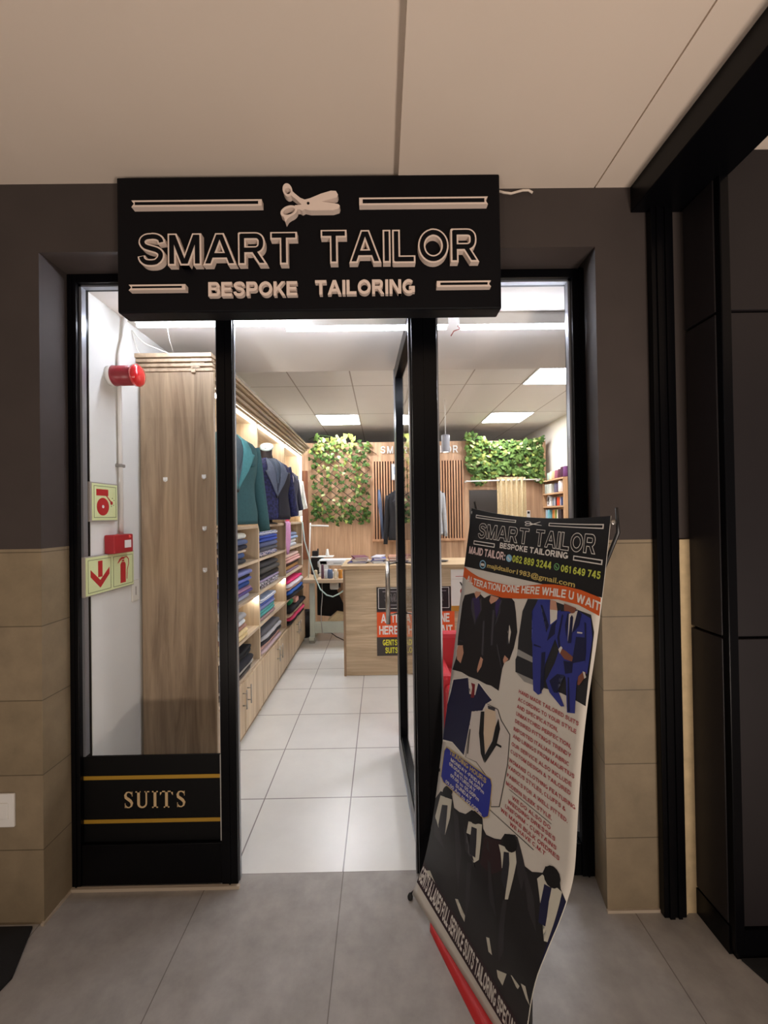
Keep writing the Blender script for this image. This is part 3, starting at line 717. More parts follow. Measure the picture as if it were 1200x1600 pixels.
BAYN = ['bay nearest the door', 'middle bay', 'bay nearest the sewing table']
# colour, name, thickness mm, pattern, crumple mm  (top to bottom)
ST = {
 (0, 'A'): ((2.80, 3.30), [('#cdd6cc', 'pale green dotted', 52, 'dots', 8), ('#5d6f9d', 'grey blue', 42, '', 3), ('#2b2f42', 'dark navy', 40, '', 9), ('#d8c7b4', 'cream', 20, '', 3), ('#4a66a0', 'denim blue', 52, '', 2), ('#3c414a', 'dark grey', 34, '', 2)]),
 (0, 'B'): ((2.76, 3.40), [('#7f88c4', 'lavender blue', 36, '', 2), ('#15161c', 'black', 28, '', 2), ('#6877c8', 'periwinkle', 28, '', 2), ('#2b4f94', 'royal blue', 52, '', 2), ('#b58aa8', 'dusty pink', 14, '', 2), ('#5b4f8a', 'purple', 28, '', 2), ('#aab3cf', 'pale grey blue', 50, '', 2)]),
 (0, 'C'): ((2.72, 3.24), [('#a9abae', 'pale grey', 52, '', 4), ('#d9e2ea', 'white', 42, '', 3), ('#a07868', 'dusty brown', 30, '', 2), ('#e3cf9c', 'straw yellow', 72, '', 3)]),
 (0, 'D'): ((2.66, 3.36), [('#111218', 'black crumpled', 66, '', 12), ('#1c1d26', 'dark navy crumpled', 60, '', 9), ('#b6b2ac', 'pale grey lined', 16, '', 4), ('#1d1c20', 'black wool', 30, '', 3), ('#5a5450', 'brown grey', 22, '', 2)]),
 (1, 'A'): ((3.60, 4.26), [('#7383b8', 'blue and white striped', 40, 'stripe', 6), ('#3c57b4', 'bright royal blue', 62, '', 3), ('#59648c', 'slate blue', 50, '', 3), ('#5d606c', 'mid grey', 38, '', 2), ('#2a3568', 'navy patterned', 42, 'floral', 6)]),
 (1, 'B'): ((3.60, 4.32), [('#454548', 'charcoal', 46, '', 7), ('#4c4a48', 'warm grey', 52, '', 3), ('#262321', 'black brown', 50, '', 2), ('#a095b4', 'lavender grey', 22, '', 2), ('#2a2630', 'black floral', 62, 'floral', 3)]),
 (1, 'C'): ((3.60, 4.16), [('#98a9c8', 'blue and white striped', 44, 'stripe', 4), ('#4c63b0', 'cobalt blue', 34, '', 3), ('#7c88bd', 'pale violet blue', 36, '', 2), ('#57a6a4', 'teal green', 62, '', 2), ('#9a7f80', 'faded rose', 26, '', 2)]),
 (1, 'D'): ((3.60, 4.28), [('#5b5b60', 'grey wool', 50, '', 8), ('#b4b4b8', 'white crumpled', 42, '', 14), ('#35343a', 'charcoal crumpled', 40, '', 12), ('#c9a097', 'salmon pink', 36, '', 6), ('#c8b3b6', 'pale pink', 34, '', 3)]),
 (2, 'A'): ((4.72, 5.22), [('#7d8aa6', 'grey blue', 46, '', 3), ('#8fa9cc', 'pale blue', 32, '', 3), ('#e6e8ea', 'white', 46, '', 3), ('#ccd3dc', 'very pale grey', 48, '', 3)]),
 (2, 'B'): ((4.60, 5.36), [('#d8bdb2', 'pale blush', 40, '', 3), ('#d3a49c', 'rose pink', 62, '', 3), ('#33251f', 'dark brown', 42, '', 2), ('#b98a54', 'tan', 46, '', 8), ('#8d7a8c', 'mauve', 28, '', 3)]),
 (2, 'C'): ((4.56, 5.36), [('#d22a66', 'hot pink', 34, '', 14), ('#d7cfd0', 'white and grey', 44, 'floral', 16), ('#d0a58c', 'peach', 34, '', 16), ('#2c58a6', 'bright blue', 46, '', 14), ('#17171c', 'black', 50, '', 12)]),
 (2, 'D'): ((4.56, 5.38), [('#1a171a', 'black crumpled', 60, '', 16), ('#bfa78e', 'beige', 44, '', 16), ('#d4446c', 'pink', 36, '', 14), ('#241f22', 'black brown', 50, '', 14)]),
}
rng = random.Random(3)
for (bay, row), ((ya, yb), items) in ST.items():
    nm, z = ROWS[row]; z += .0005
    n = len(items)
    for k in range(n - 1, -1, -1):
        col, cn, h, pat, cr = items[k]; h = h / 1000 * (.96 if row != 'A' else .98)
        dy = rng.uniform(-.02, .02)
        front = -1.075 + rng.uniform(-.012, .014) + (.045 if (bay == 2 and row in 'CD') else 0) + (.02 if row == 'D' else 0)
        g = cloth(-1.33, front, ya + dy, yb + dy * 1.5, z, h, rng, cr / 1000 * .42)
        o = link('folded_cloth', g, fabric(col, pat))
        tag(o, '%s folded cloth, %s on %s, %s' % (cn, ORD[k] if k < n - 1 else 'bottom', nm, BAYN[bay]), 'cloth', 'folded cloth on the oak shelves')
        z += h + .0006
# box and roll spilling from the far bay
solo('fabric_roll', G().lathe([(.0, 0), (.032, 0), (.034, .004), (.034, .12), (.03, .124), (.0, .124)], (-1.085, 4.70, .447 + .225), 'y', 14), fabric('#2f8f5c'), 'green fabric roll lying on the pile on the lowest shelf nearest the sewing table', 'cloth')
solo('cloth_packet', G().box(-1.14, -1.03, 4.86, 5.02, .637, .69, .008), fabric('#d9a090'), 'pale pink cloth packet beside the green roll on the lowest shelf', 'packet')

# ------------------------------------------------------------------ jackets
def jacket(name, label, col, lapel, shirt, h=.60, w=.24, dep=.125, pat='', tie=None, vent=0.0, sleeve_drop=-.03, pocket=None, hanger=False, vest=None, sleeve_fwd=.05, panel=None):
    t = thing(name, label, 'jacket')
    BODY = [(0, .98, .98), (.12, .99, 1.0), (.30, .90, .92), (.45, .88, .90), (.62, .96, 1.0), (.78, 1.0, 1.0), (.88, .98, .90), (.94, .86, .72), (.975, .66, .56), (1.0, .36, .46), (1.03, .28, .44)]
    def sect(v):
        for i in range(len(BODY) - 1):
            if v <= BODY[i + 1][0]:
                a = (v - BODY[i][0]) / (BODY[i + 1][0] - BODY[i][0]); return [BODY[i][1] + a * (BODY[i + 1][1] - BODY[i][1]), BODY[i][2] + a * (BODY[i + 1][2] - BODY[i][2])]
        return BODY[-1][1:]
    def front(x, v, off=0):
        ww, dd = sect(v); q = min(.999, abs(x) / (ww * w)); return -dep * dd * (1 - q ** 2.6) ** (1 / 2.6) - off
    m = fabric(col, pat)
    g = G(); n = 36; rings = []; NV = 22
    for k in range(NV + 1):
        v = 1.03 * k / NV; ww, dd = sect(v); rg = []
        for j in range(n):
            a = 2 * math.pi * j / n; ca, sa = math.cos(a), math.sin(a); p = 2 / 2.6
            x = ww * w * math.copysign(abs(ca) ** p, ca); y = dep * dd * math.copysign(abs(sa) ** p, sa)
            fold = .004 * math.sin(5 * a + 3 * v) * (1 - v)
            rg.append(g.b.verts.new((x + fold, y, v * h)))
        rings.append(rg)
    for i in range(NV):
        for j in range(n):
            f = g.b.faces.new([rings[i][j], rings[i][(j + 1) % n], rings[i + 1][(j + 1) % n], rings[i + 1][j]]); f.smooth = True
    g.b.faces.new(rings[0]); g.b.faces.new(rings[-1])
    body = part('body', g, m, t)
    def patch(outline, off, mm, nm, par, th=.004):
        """flat outline (x in half widths, v) laid on the front of the body with a thickness"""
        b = bmesh.new(); vs = [b.verts.new((x, v, 0)) for x, v in outline]
        f = b.faces.new(vs); bmesh.ops.triangulate(b, faces=[f])
        for q in range(1, 12):
            for ax_ in (0, 1):
                c = -1 + 2 * q / 12 if ax_ == 0 else q / 12 * 1.03
                bmesh.ops.bisect_plane(b, geom=list(b.verts) + list(b.edges) + list(b.faces), plane_co=(c if ax_ == 0 else 0, c if ax_ else 0, 0), plane_no=(1, 0, 0) if ax_ == 0 else (0, 1, 0))
        r = bmesh.ops.extrude_face_region(b, geom=list(b.faces)); ext = [e for e in r['geom'] if isinstance(e, bmesh.types.BMVert)]
        es = set(ext)
        for v in b.verts:
            x, vv = v.co.x * w, v.co.y; y = front(x, vv, off + (th if v in es else -.004)); v.co = (x, y, vv * h)
        gg = G(); gg.add(b, 0, smooth=True); return part(nm, gg, mm, par)
    B = .40 + vent
    patch([(-.27, 1.02), (.27, 1.02), (.20, .82), (.02, B), (-.02, B), (-.20, .82)], .001, fabric(shirt), 'shirt_front', t)
    if tie: patch([(-.06, .99), (.06, .99), (.075, .75), (.05, B + .02), (-.05, B + .02), (-.075, .75)], .006, fabric(tie), 'tie', t)
    if vest: patch([(-.20, .78), (-.02, .60), (.02, .60), (.20, .78), (.06, B - .02), (-.06, B - .02)], .006, fabric(vest), 'waistcoat', t)
    if panel: patch([(.02, .02), (.80, .01), (.90, .5), (.86, .80), (.50, .80), (.10, .46)], .002, fabric(panel), 'front_panel', t)
    for s in (-1, 1):
        patch([(s * .26, 1.025), (s * .42, .95), (s * .50, .80), (s * .60, .79), (s * .34, .60), (s * .02, B - .01), (s * .01, B + .03), (s * .17, .80)], .007, fabric(lapel), 'lapel', t, .006)
        sl = G(); pts = []; rr = []
        for k in range(9):
            a = k / 8
            pts.append((s * (w * .90 + .075 * w / .24 * a ** .7), -.005 - sleeve_fwd * a ** 1.6, h * (.90 - (.90 - sleeve_drop / h) * a)))
            rr.append((.062 - .022 * a) * w / .24)
        sl.tube(pts, rr, 12); part('sleeve', sl, m, t)
    if pocket: patch([(.38, .68), (.62, .70), (.62, .66), (.38, .64)], .006, fabric(pocket), 'pocket', t)
    bt = G().lathe([(.0, -.004), (.009, -.004), (.009, .004), (.0, .004)], (0, front(0, B - .03, .004), h * (B - .03)), 'y', 10)
    part('button', bt, BLACKP, t)
    if hanger:
        hg = G().tube([(0, 0, h * 1.0), (0, 0, h * 1.09), (.012, 0, h * 1.13), (.024, 0, h * 1.11)], .003, 6); part('hook', hg, STEEL, t)
    return t
def place(t, x, y, z, deg): t.location = (x, y, z); t.rotation_euler = (0, 0, math.radians(deg))
j = jacket('suit_jacket', 'teal suit jacket on display in the lit niche nearest the door', '#2f5559', '#4a868c', '#4b5a62', h=.60, w=.235, pocket='#224f54', tie=None, sleeve_drop=-.055, vest='#4b5a62')
place(j, -1.045, 2.76, 1.612, 58)
j = jacket('suit_jacket', 'navy damask suit jacket with grey satin lapels in the middle niche', '#272c5e', '#5c667c', '#4c586a', h=.585, w=.245, pat='damask', tie='#4e5b70', vest='#2a2c3c', sleeve_drop=.03, panel='#24242e')
place(j, -1.10, 4.0, 1.632, 58)
# the front panel makes the right half of that jacket darker
t = thing('mannequin_torso', 'black display torso with pale neck cap wearing the navy damask jacket', 'mannequin', (-1.10, 4.0, 1.592))
part('torso', G().lathe([(.10, 1.593), (.10, 1.60), (.05, 1.61), (.05, 2.10), (.075, 2.18), (.066, 2.23), (.056, 2.27), (.058, 2.318), (.05, 2.325)], (-1.115, 3.985, 0), 'z', 20), mat('black_torso_cloth', '#2a2327', .7), t)
g = G().lathe([(.0, -.006), (.060, -.006), (.066, .0), (.066, .008), (.052, .016), (0, .019)], (0, 0, 0), 'z', 22)
tilt = Matrix.Translation((-1.108, 3.975, 2.338)) @ Matrix.Rotation(math.radians(-24), 4, 'Z') @ Matrix.Rotation(math.radians(38), 4, 'X') @ Matrix.Rotation(math.radians(22), 4, 'Y')
for v in g.b.verts: v.co = tilt @ v.co
part('neck_cap', g, mat('pale_cap', '#bcd3d6', .4), t)
j = jacket('suit_jacket', 'charcoal suit jacket over pale shirt in the niche nearest the sewing table', '#3b3c4c', '#454759', '#e4dfe8', h=.52, w=.20, sleeve_drop=.06, hanger=True)
place(j, -1.14, 4.78, 1.675, 62)
j = jacket('dress_shirt', 'white shirt hanging in the niche beside the charcoal jacket', '#eef0ea', '#f4f5f0', '#f4f5f0', h=.50, w=.17, dep=.07, sleeve_drop=.10, hanger=True); j['category'] = 'shirt'
place(j, -1.13, 5.215, 1.66, 66)
# pink scarf over the shelf edge
def strip_cloth(path, wdir, w0, th, wav=0.0, n=3):
    """hanging strip: path of centre points, half widths, thickness along its normal"""
    g = G(); path = [Vector(p) for p in path]; wd = Vector(wdir).normalized(); nd = wd.cross(Vector((0, 0, 1))).normalized(); rows = []
    for i, p in enumerate(path):
        hw = w0[i] if isinstance(w0, (list, tuple)) else w0
        r = []
        for k in range(2 * n + 1):
            a = (k - n) / n; r.append(p + wd * hw * a + nd * wav * math.sin(k * 2.1 + i * .25))
        rows.append(r)
    m = 2 * n + 1; pts = []; 
    for r in rows: pts += r + [q + nd * th for q in r]
    f = []
    for i in range(len(rows) - 1):
        A, B_ = i * 2 * m, (i + 1) * 2 * m
        for k in range(m - 1):
            f += [(A + k, A + k + 1, B_ + k + 1, B_ + k), (A + m + k, B_ + m + k, B_ + m + k + 1, A + m + k + 1)]
        f += [(A, B_, B_ + m, A + m), (A + m - 1, A + 2 * m - 1, B_ + 2 * m - 1, B_ + m - 1)]
    f += [tuple(range(m)) + tuple(range(2 * m - 1, m - 1, -1))]; Z_ = (len(rows) - 1) * 2 * m
    f += [tuple(Z_ + k for k in range(m)) + tuple(Z_ + k for k in range(2 * m - 1, m - 1, -1))]
    return g.faces([tuple(p) for p in pts], f, 0, True)
solo('scarf', strip_cloth([(-1.07, 4.50, 1.604), (-1.045, 4.49, 1.608), (-1.028, 4.48, 1.59), (-1.026, 4.47, 1.50), (-1.026, 4.46, 1.40), (-1.028, 4.45, 1.32), (-1.03, 4.46, 1.25)], (.25, .95, 0), [.05, .05, .052, .055, .055, .04, .018], .004, .006), fabric('#d9a0cc'), 'lilac pink scarf hanging over the shelf edge below the navy jacket', 'scarf')
solo('red_cloth', strip_cloth([(-1.09, 4.62, 1.75), (-1.085, 4.62, 1.68), (-1.08, 4.62, 1.61), (-1.06, 4.61, 1.596)], (.2, .98, 0), [.03, .04, .045, .045], .02, .006), fabric('#c93a54'), 'red cloth tucked beside the charcoal jacket at the foot of the niche', 'cloth')
for i in range(5):
    lb = ['lowest', 'second from bottom', 'middle', 'second from top', 'topmost'][i] + ' of the flat dark boxes stacked at the foot of the navy jacket'
    solo('flat_box', G().box(-1.125 + .004 * (i % 2), -1.063 + .002 * (i % 3), 3.56, 3.745 - .004 * i, 1.5915 + .0205 * i, 1.5915 + .0205 * i + .019, .002), mat('dark_card', '#4a4550', .5), lb, 'box', 'flat dark boxes in the middle niche')

# ------------------------------------------------------------------ service counter with posters
ct = thing('service_counter', 'tall oak service counter with a thin worktop in the middle of the shop', 'counter', (.5, 4.5, 0))
part('front_panel', G().box(-.385, 2.0, 4.24, 4.262, .004, 1.105, .0015), OAKH, ct)
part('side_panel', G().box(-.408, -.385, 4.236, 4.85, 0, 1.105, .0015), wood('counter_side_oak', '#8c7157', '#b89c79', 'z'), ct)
part('worktop', G().box(-.425, 2.02, 4.222, 4.87, 1.106, 1.14, .002), wood('worktop_oak', '#b79a74', '#e0c7a0', 'x'), ct)
part('edge_strip', G().box(-.425, 2.02, 4.2185, 4.222, 1.1065, 1.1395), wood('worktop_edge_oak', '#9c8260', '#c8ac86', 'x'), ct)
def at_xz(y): return lambda x, z: (x, y, z)
g = G().box(-.062, .708, 4.2335, 4.2395, .665, .913).box(-.062, .742, 4.2325, 4.2395, .397, .655, mi=1).box(-.065, .704, 4.233, 4.2395, .205, .397, mi=2).box(-.062, .708, 4.2335, 4.2395, .655, .665, mi=3)
yy = 4.2330
for a, b, c, d_ in ((-.045, .69, .90, .905), (-.045, .69, .69, .695), (-.045, -.040, .69, .905), (.685, .69, .69, .905)): g.box(a, b, yy - .0004, yy, c, d_, mi=4)
for a, b, z in ((.0, .28, .868), (.40, .66, .868), (.03, .20, .728), (.46, .62, .728)): g.box(a, b, yy - .0004, yy, z - .004, z + .004, mi=5)
flat_text(g, 'SMART TAILOR', .02, .63, .765, .845, at_xz(yy - .0004), mi=5); flat_text(g, 'SMART TAILOR', .02, .63, .765, .845, at_xz(yy - .0008), mi=0, e=.05)
flat_text(g, 'BESPOKE TAILORING', .20, .46, .715, .74, at_xz(yy - .0004), .01, 5)
y2 = 4.2318
flat_text(g, 'ALTERATION DONE', -.02, .69, .545, .637, at_xz(y2), .03, 4); flat_text(g, 'HERE WHILE U WAIT', -.04, .72, .425, .515, at_xz(y2), .03, 4)
y3 = 4.2325
flat_text(g, 'GENTS & LADIES FULL SERVICE', -.005, .69, .312, .372, at_xz(y3), .03, 6); flat_text(g, 'SUITS TAILORING SPECIALIST', .02, .68, .232, .292, at_xz(y3), .03, 6)
solo('counter_poster', g, [mat('poster_black', '#17131a', .4), mat('poster_orange', '#ee5a1c', .45), mat('poster_dark_grey', '#3c3735', .45), mat('poster_maroon', '#54222a', .5), mat('poster_white', '#f4f2ee', .5), mat('poster_grey_line', '#8e8a90', .5), mat('poster_yellow', '#e8ea3c', .5)], 'black, orange and grey printed poster on the counter front with white and yellow lettering', 'poster')
g = G().box(.712, .98, 4.2335, 4.2395, .71, 1.085).box(.712, .98, 4.233, 4.2395, .655, .71, mi=1).box(.76, .98, 4.2325, 4.2335, 1.012, 1.017, mi=2).box(.72, .97, 4.2325, 4.2335, .985, .987, mi=3)
flat_text(g, 'V', .80, .86, .91, .955, at_xz(4.233), .03, 4)
g.prism([(.84 + .035 * math.cos(a), .86 + .035 * math.sin(a)) for a in [2 * math.pi * i / 20 for i in range(20)]], 4.2325, 4.2335, 'xz', 2)
solo('paper_poster', g, [mat('paper_white', '#e9e6e0', .6), mat('amber_print', '#c58a2c', .5), SIGNRED, mat('thin_grey_print', '#a9a6a2', .6), BLACKP], 'white paper poster with red marks on the counter front beside the orange poster', 'poster')
def book(x0, x1, y0, y1, z, h, deg, cov, name, label, cat, group=None, page='#ece6da'):
    t = thing(name, label, cat, ((x0 + x1) / 2, (y0 + y1) / 2, z), group)
    g = G().box(x0, x1, y0, y1, z, z + h * .18, .0008).box(x0, x1, y0, y1, z + h * .82, z + h, .0008).box(x0, x0 + .004, y0, y1, z, z + h)
    part('cover', g, fabric(cov), t); part('pages', G().box(x0 + .005, x1 - .004, y0 + .003, y1 - .004, z + h * .19, z + h * .81), mat('book_pages_' + page[1:], page, .8), t)
    t.rotation_euler = (0, 0, math.radians(deg)); return t
MZ = 1.1405
spec = [(-.36, -.16, 4.40, .016, -6, '#4b4a8a', 'blue'), (-.335, -.145, 4.42, .013, 8, '#ece8e4', 'white'), (-.33, -.16, 4.42, .018, -3, '#8d5a5e', 'dusty red'), (-.325, -.17, 4.43, .016, 12, '#7a4a58', 'plum')]
z = MZ
for i, (a, b, y, h, dg_, c, cn) in enumerate(spec):
    book(a, b, y, y + .27, z, h, dg_, c, 'catalogue', '%s catalogue, %s of the counter pile nearest the sewing machine' % (cn, ['bottom', 'second from bottom', 'third from bottom', 'top'][i]), 'book', 'catalogues piled on the counter'); z += h + .0008
spec = [(-.19, .0, 4.36, .012, 10, '#dcd9d4', 'pale grey'), (-.185, -.03, 4.40, .02, -4, '#5a62a8', 'violet blue'), (-.18, -.02, 4.40, .02, 6, '#6a70b4', 'lilac blue'), (-.17, -.04, 4.42, .012, -12, '#d2d0d8', 'white')]
spec = [(a + .075, b + .055, y + .02, h, d_, c, n) for a, b, y, h, d_, c, n in spec]
z = MZ
for i, (a, b, y, h, dg_, c, cn) in enumerate(spec):
    book(a, b, y, y + .27, z, h, dg_, c, 'catalogue', '%s catalogue, %s of the middle pile on the counter' % (cn, ['bottom', 'second from bottom', 'third from bottom', 'top'][i]), 'book', 'catalogues piled on the counter'); z += h + .0008
spec = [(.075, .29, 4.36, .028, -2, '#2c2628', 'black'), (.07, .28, 4.38, .022, 2, '#9b5a58', 'brick red'), (.075, .27, 4.39, .018, -3, '#b98a70', 'tan')]
z = MZ
for i, (a, b, y, h, dg_, c, cn) in enumerate(spec):
    book(a, b, y, y + .28, z, h, dg_, c, 'catalogue', '%s catalogue, %s of the pile behind the glass door on the counter' % (cn, ['bottom', 'middle', 'top'][i]), 'book', 'catalogues piled on the counter'); z += h + .0008
for i, (a, y, c) in enumerate(((.345, 4.36, '#c9cbd2'), (.365, 4.39, '#8f93a8'), (.35, 4.41, '#dedfe2'))):
    book(a, a + .2, y, y + .27, MZ + .0175 * i, .017, 4 - 5 * i, c, 'paper_pad', ['lowest', 'middle', 'topmost'][i] + ' of the grey paper pads on the counter beside the catalogues', 'paper', 'paper pads on the counter')
solo('dark_dish', G().lathe([(.0, MZ), (.05, MZ), (.075, MZ + .012), (.07, MZ + .012), (.045, MZ + .004), (0, MZ + .004)], (.66, 4.5, 0), 'z', 20), mat('dark_dish', '#4a4644', .4), 'small dark dish on the counter under the grey jacket', 'dish')
solo('crumpled_paper', G().lathe([(.0, MZ), (.03, MZ), (.05, MZ + .02), (.035, MZ + .045), (.0, MZ + .05)], (.98, 4.5, 0), 'z', 7), mat('pale_paper', '#dcdadb', .7), 'crumpled pale paper on the counter next to the banner corner', 'paper')

# ------------------------------------------------------------------ red tub chair behind the window
t = thing('tub_chair', 'red upholstered tub chair behind the window, mostly hidden by the banner', 'chair', (.70, 3.1, 0))
RED = mat('red_upholstery', '#c01528', .6)
part('seat', G().box(.44, .93, 2.86, 3.30, .09, .43, .03), RED, t)
part('armrest', G().box(.40, .50, 2.95, 3.36, .09, .50, .035), RED, t); part('armrest', G().box(.88, .98, 2.95, 3.36, .09, .50, .035), RED, t)
part('backrest', G().box(.42, .96, 3.30, 3.42, .09, .70, .04), RED, t)
for x_ in (.46, .92):
    for y_ in (2.92, 3.36): part('leg', G().lathe([(.015, 0), (.02, .1)], (x_, y_, 0), 'z', 10), BLACKP, t)

# ------------------------------------------------------------------ sewing corner
TB = mat('pale_green_steel', '#ccd3c6', .5, vary=.08, vscale=10)
t = thing('sewing_table', 'sewing table with oak edged top and pale steel legs beside the counter', 'table', (-.4, 5.55, 0))
part('tabletop', G().box(-1.035, .25, 5.30, 5.86, .79, .84, .006), wood('sewing_top', '#c7a884', '#e6d2b4', 'x'), t)
for x_ in (-.965, .12):
    lg = part('leg', G().box(x_, x_ + .065, 5.39, 5.46, .04, .79, .004).box(x_, x_ + .065, 5.33, 5.83, .04, .085, .004), TB, t)
    part('foot', G().box(x_ - .003, x_ + .075, 5.335, 5.42, 0, .07, .008), mat('grey_foot', '#8f9189', .6), lg)
part('crossbar', G().box(-.90, .12, 5.41, 5.44, .115, .262, .003), TB, t)
part('motor', G().lathe([(.0, -.70), (.055, -.70), (.06, -.69), (.06, -.60), (.04, -.585), (.0, -.585)], (0, 5.5, .73), 'x', 16), mat('motor_white', '#dad8d2', .4), t)
part('motor_pulley', G().lathe([(.0, -.585), (.045, -.585), (.03, -.575), (.045, -.565), (.0, -.565)], (0, 5.5, .73), 'x', 16), BLACKP, t)
t = thing('sewing_machine', 'white sewing machine on the sewing table behind the thread cones', 'machine', (-.5, 5.62, .84))
MW = mat('machine_white', '#e3e9ec', .35)
part('bed', G().box(-.86, -.22, 5.53, 5.72, .8405, .885, .01), MW, t)
part('pillar', G().box(-.86, -.735, 5.55, 5.71, .885, 1.065, .018), MW, t)
part('arm', G().box(-.86, -.23, 5.55, 5.71, .985, 1.07, .02), MW, t)
part('head', G().box(-.36, -.23, 5.55, 5.71, .93, 1.06, .015), MW, t)
part('label_plate', G().box(-.66, -.55, 5.547, 5.55, 1.01, 1.025), mat('faint_grey_print', '#a8b3bd', .5), t)
part('handwheel', G().lathe([(.0, -.885), (.04, -.885), (.045, -.875), (.045, -.862), (0, -.862)], (0, 5.63, 1.0), 'x', 16), mat('machine_grey', '#b9bfc4', .4), t)
t = thing('overlock_machine', 'black overlock machine with a thread tray behind the white thread stand', 'machine', (-.9, 5.82, .84))
part('body', G().box(-1.0, -.82, 5.73, 5.80, .8405, 1.075, .015), BLACKP, t)
part('spool_tray', G().box(-1.0, -.69, 5.72, 5.90, 1.082, 1.094, .003), WHITE, t)
part('tray_support', G().tube([(-.92, 5.80, 1.07), (-.92, 5.80, 1.085)], .008, 8), STEEL, t)
def spool(x, y, z, r0, r1, h, col, nm, label, group=None, cat='thread'):
    t = thing(nm, label, cat, (x, y, z), group)
    part('thread', G().lathe([(r0 * .9, z + .004), (r0, z + .010), (r1, z + h - .008), (r1 * .8, z + h - .003)], (x, y, 0), 'z', 14), fabric(col), t)
    part('core', G().lathe([(r0 * .75, z), (r0 * .8, z + .005), (r1 * .45, z + h), (r1 * .3, z + h)], (x, y, 0), 'z', 12), mat('cone_core', '#d8cdb8', .6), t)
    return t
spool(-.775, 5.80, 1.0945, .028, .014, .10, '#efece4', 'thread_cone', 'white thread cone standing on the overlock tray')
g = G().box(-.985, -.90, 5.76, 5.84, 1.095, 1.17, .008).box(-.915, -.90, 5.78, 5.82, 1.17, 1.20, .003)
solo('black_box', g, BLACKP, 'black box with raised corner on the overlock tray beside the white cone', 'box')
t = thing('thread_stand', 'white thread stand pole with a short top arm behind the sewing table edge', 'stand', (-.965, 5.5, .84))
part('pole', G().tube([(-.985, 5.46, .8405), (-.96, 5.52, 1.57)], .010, 8), WHITE, t)
part('arm', G().tube([(-.962, 5.515, 1.535), (-.715, 5.52, 1.525)], .011, 8), WHITE, t)
for x_, r0, r1, h, c, cn in ((-.872, .027, .022, .115, '#d9c8a4', 'beige'), (-.782, .020, .016, .19, '#6a4a58', 'plum'), (-.735, .022, .020, .12, '#dfe6ea', 'white'), (-.682, .034, .031, .125, '#5a6c8c', 'slate blue'), (-.612, .027, .022, .125, '#efe6cf', 'cream'), (-.548, .028, .026, .12, '#c98a3a', 'amber')):
    spool(x_, 5.36, .8405, r0, r1, h, c, 'thread_cone', cn + ' thread cone in the row along the front of the sewing table', 'thread cones along the sewing table edge')
solo('hanging_hose', G().tube([(-1.06, 5.40, 1.60), (-1.035, 5.35, 1.58), (-1.0, 5.28, 1.35), (-.93, 5.26, 1.10), (-.86, 5.26, .86), (-.80, 5.26, .72), (-.72, 5.26, .645), (-.64, 5.27, .62), (-.57, 5.28, .65), (-.51, 5.285, .69), (-.47, 5.285, .74)], .009, 8), mat('pale_aqua_hose', '#c3dcd6', .4), 'pale aqua hose looping from the shelf end down under the sewing table', 'hose')
solo('power_cable', G().tube([(-.80, 5.42, .78), (-.795, 5.40, .60), (-.81, 5.395, .45), (-.815, 5.39, .30), (-.80, 5.392, .12)], .006, 6), mat('grey_cable', '#b5b3ac', .5), 'grey power cable hanging in front of the sewing table crossbar', 'cable')
solo('floor_cable', G().tube([(-.80, 5.48, .10), (-.70, 5.5, .09), (-.62, 5.45, .05), (-.52, 5.42, .012), (-.38, 5.42, .01), (-.2, 5.44, .01)], .006, 6), BLACKP, 'black cable trailing on the floor behind the crossbar', 'cable')
g = G().prism([(-.90, .30), (-.90, .775), (-.66, .775), (-.63, .62), (-.50, .36), (-.46, .30), (-.60, .27)], 5.62, 5.66, 'xz', bevel=.006)
solo('black_cloth', g, fabric('#141315'), 'black cloth draped under the sewing table', 'cloth')
solo('brown_board', G().box(-.78, -.22, 5.90, 5.92, .3, .78), WARM, 'brown board leaning behind the black cloth under the sewing table', 'board')
g = G().prism([(-.74, .268), (-.62, .37), (-.50, .345), (-.44, .33), (-.44, .268)], 5.42, 5.58, 'xz', bevel=.006)
solo('cloth_offcuts', g, fabric('#c9b58e'), 'beige cloth offcuts lying on the crossbar under the sewing table', 'cloth')
solo('dark_bin', G().lathe([(.07, 0), (.085, .36), (.08, .36), (.066, .01), (0, .01)], (-1.07, 5.66, 0), 'z', 16), BLACKP, 'dark bin standing in the shade between shelving and sewing table', 'bin')
solo('mirror_frame', G().box(-1.215, -1.125, 6.262, 6.298, 1.0, 2.36, .004), wood('mirror_wood', '#5d3324', '#9a6240', 'z'), 'tall narrow brown mirror frame on the oak wall beside the ivy lattice', 'frame')

# ------------------------------------------------------------------ oak partition: letters, slats, ivy, curtain
wl = thing('wall_lettering', 'white raised letters spelling the shop name on the oak wall', 'sign', (.6, 6.3, 2.63))
for word, x0, x1 in (('SMART', 0.0, .525), ('TAILOR', .665, 1.20)):
    for l in block_word(word, .17, 0, .26):
        g = G()
        for i, q in enumerate(l): g.prism([(x0 + a * (x1 - x0), 2.612 + b * .112) for a, b in q], 6.282 - .0002 * (i % 9), 6.2995)
        part('letter', g, WHITE, wl)
sp = thing('slatted_panel', 'slatted red brown wood panel with a bottom ledge on the oak wall', 'panel', (.57, 6.3, 1.26))
part('backing', G().box(-.125, 1.27, 6.284, 6.299, 1.29, 2.49), mat('dark_slat_backing', '#3b231d', .7), sp)
SL = wood('slat_wood', '#b98560', '#dcae86', 'z')
ns = 34
for i in range(ns):
    x_ = -.125 + i * (1.395 - .02) / (ns - 1)
    part('slat', G().box(x_, x_ + .022, 6.262, 6.284, 1.29, 2.49), SL, sp)
part('ledge', G().box(-.14, 1.285, 6.25, 6.299, 1.255, 1.29, .002), SL, sp)
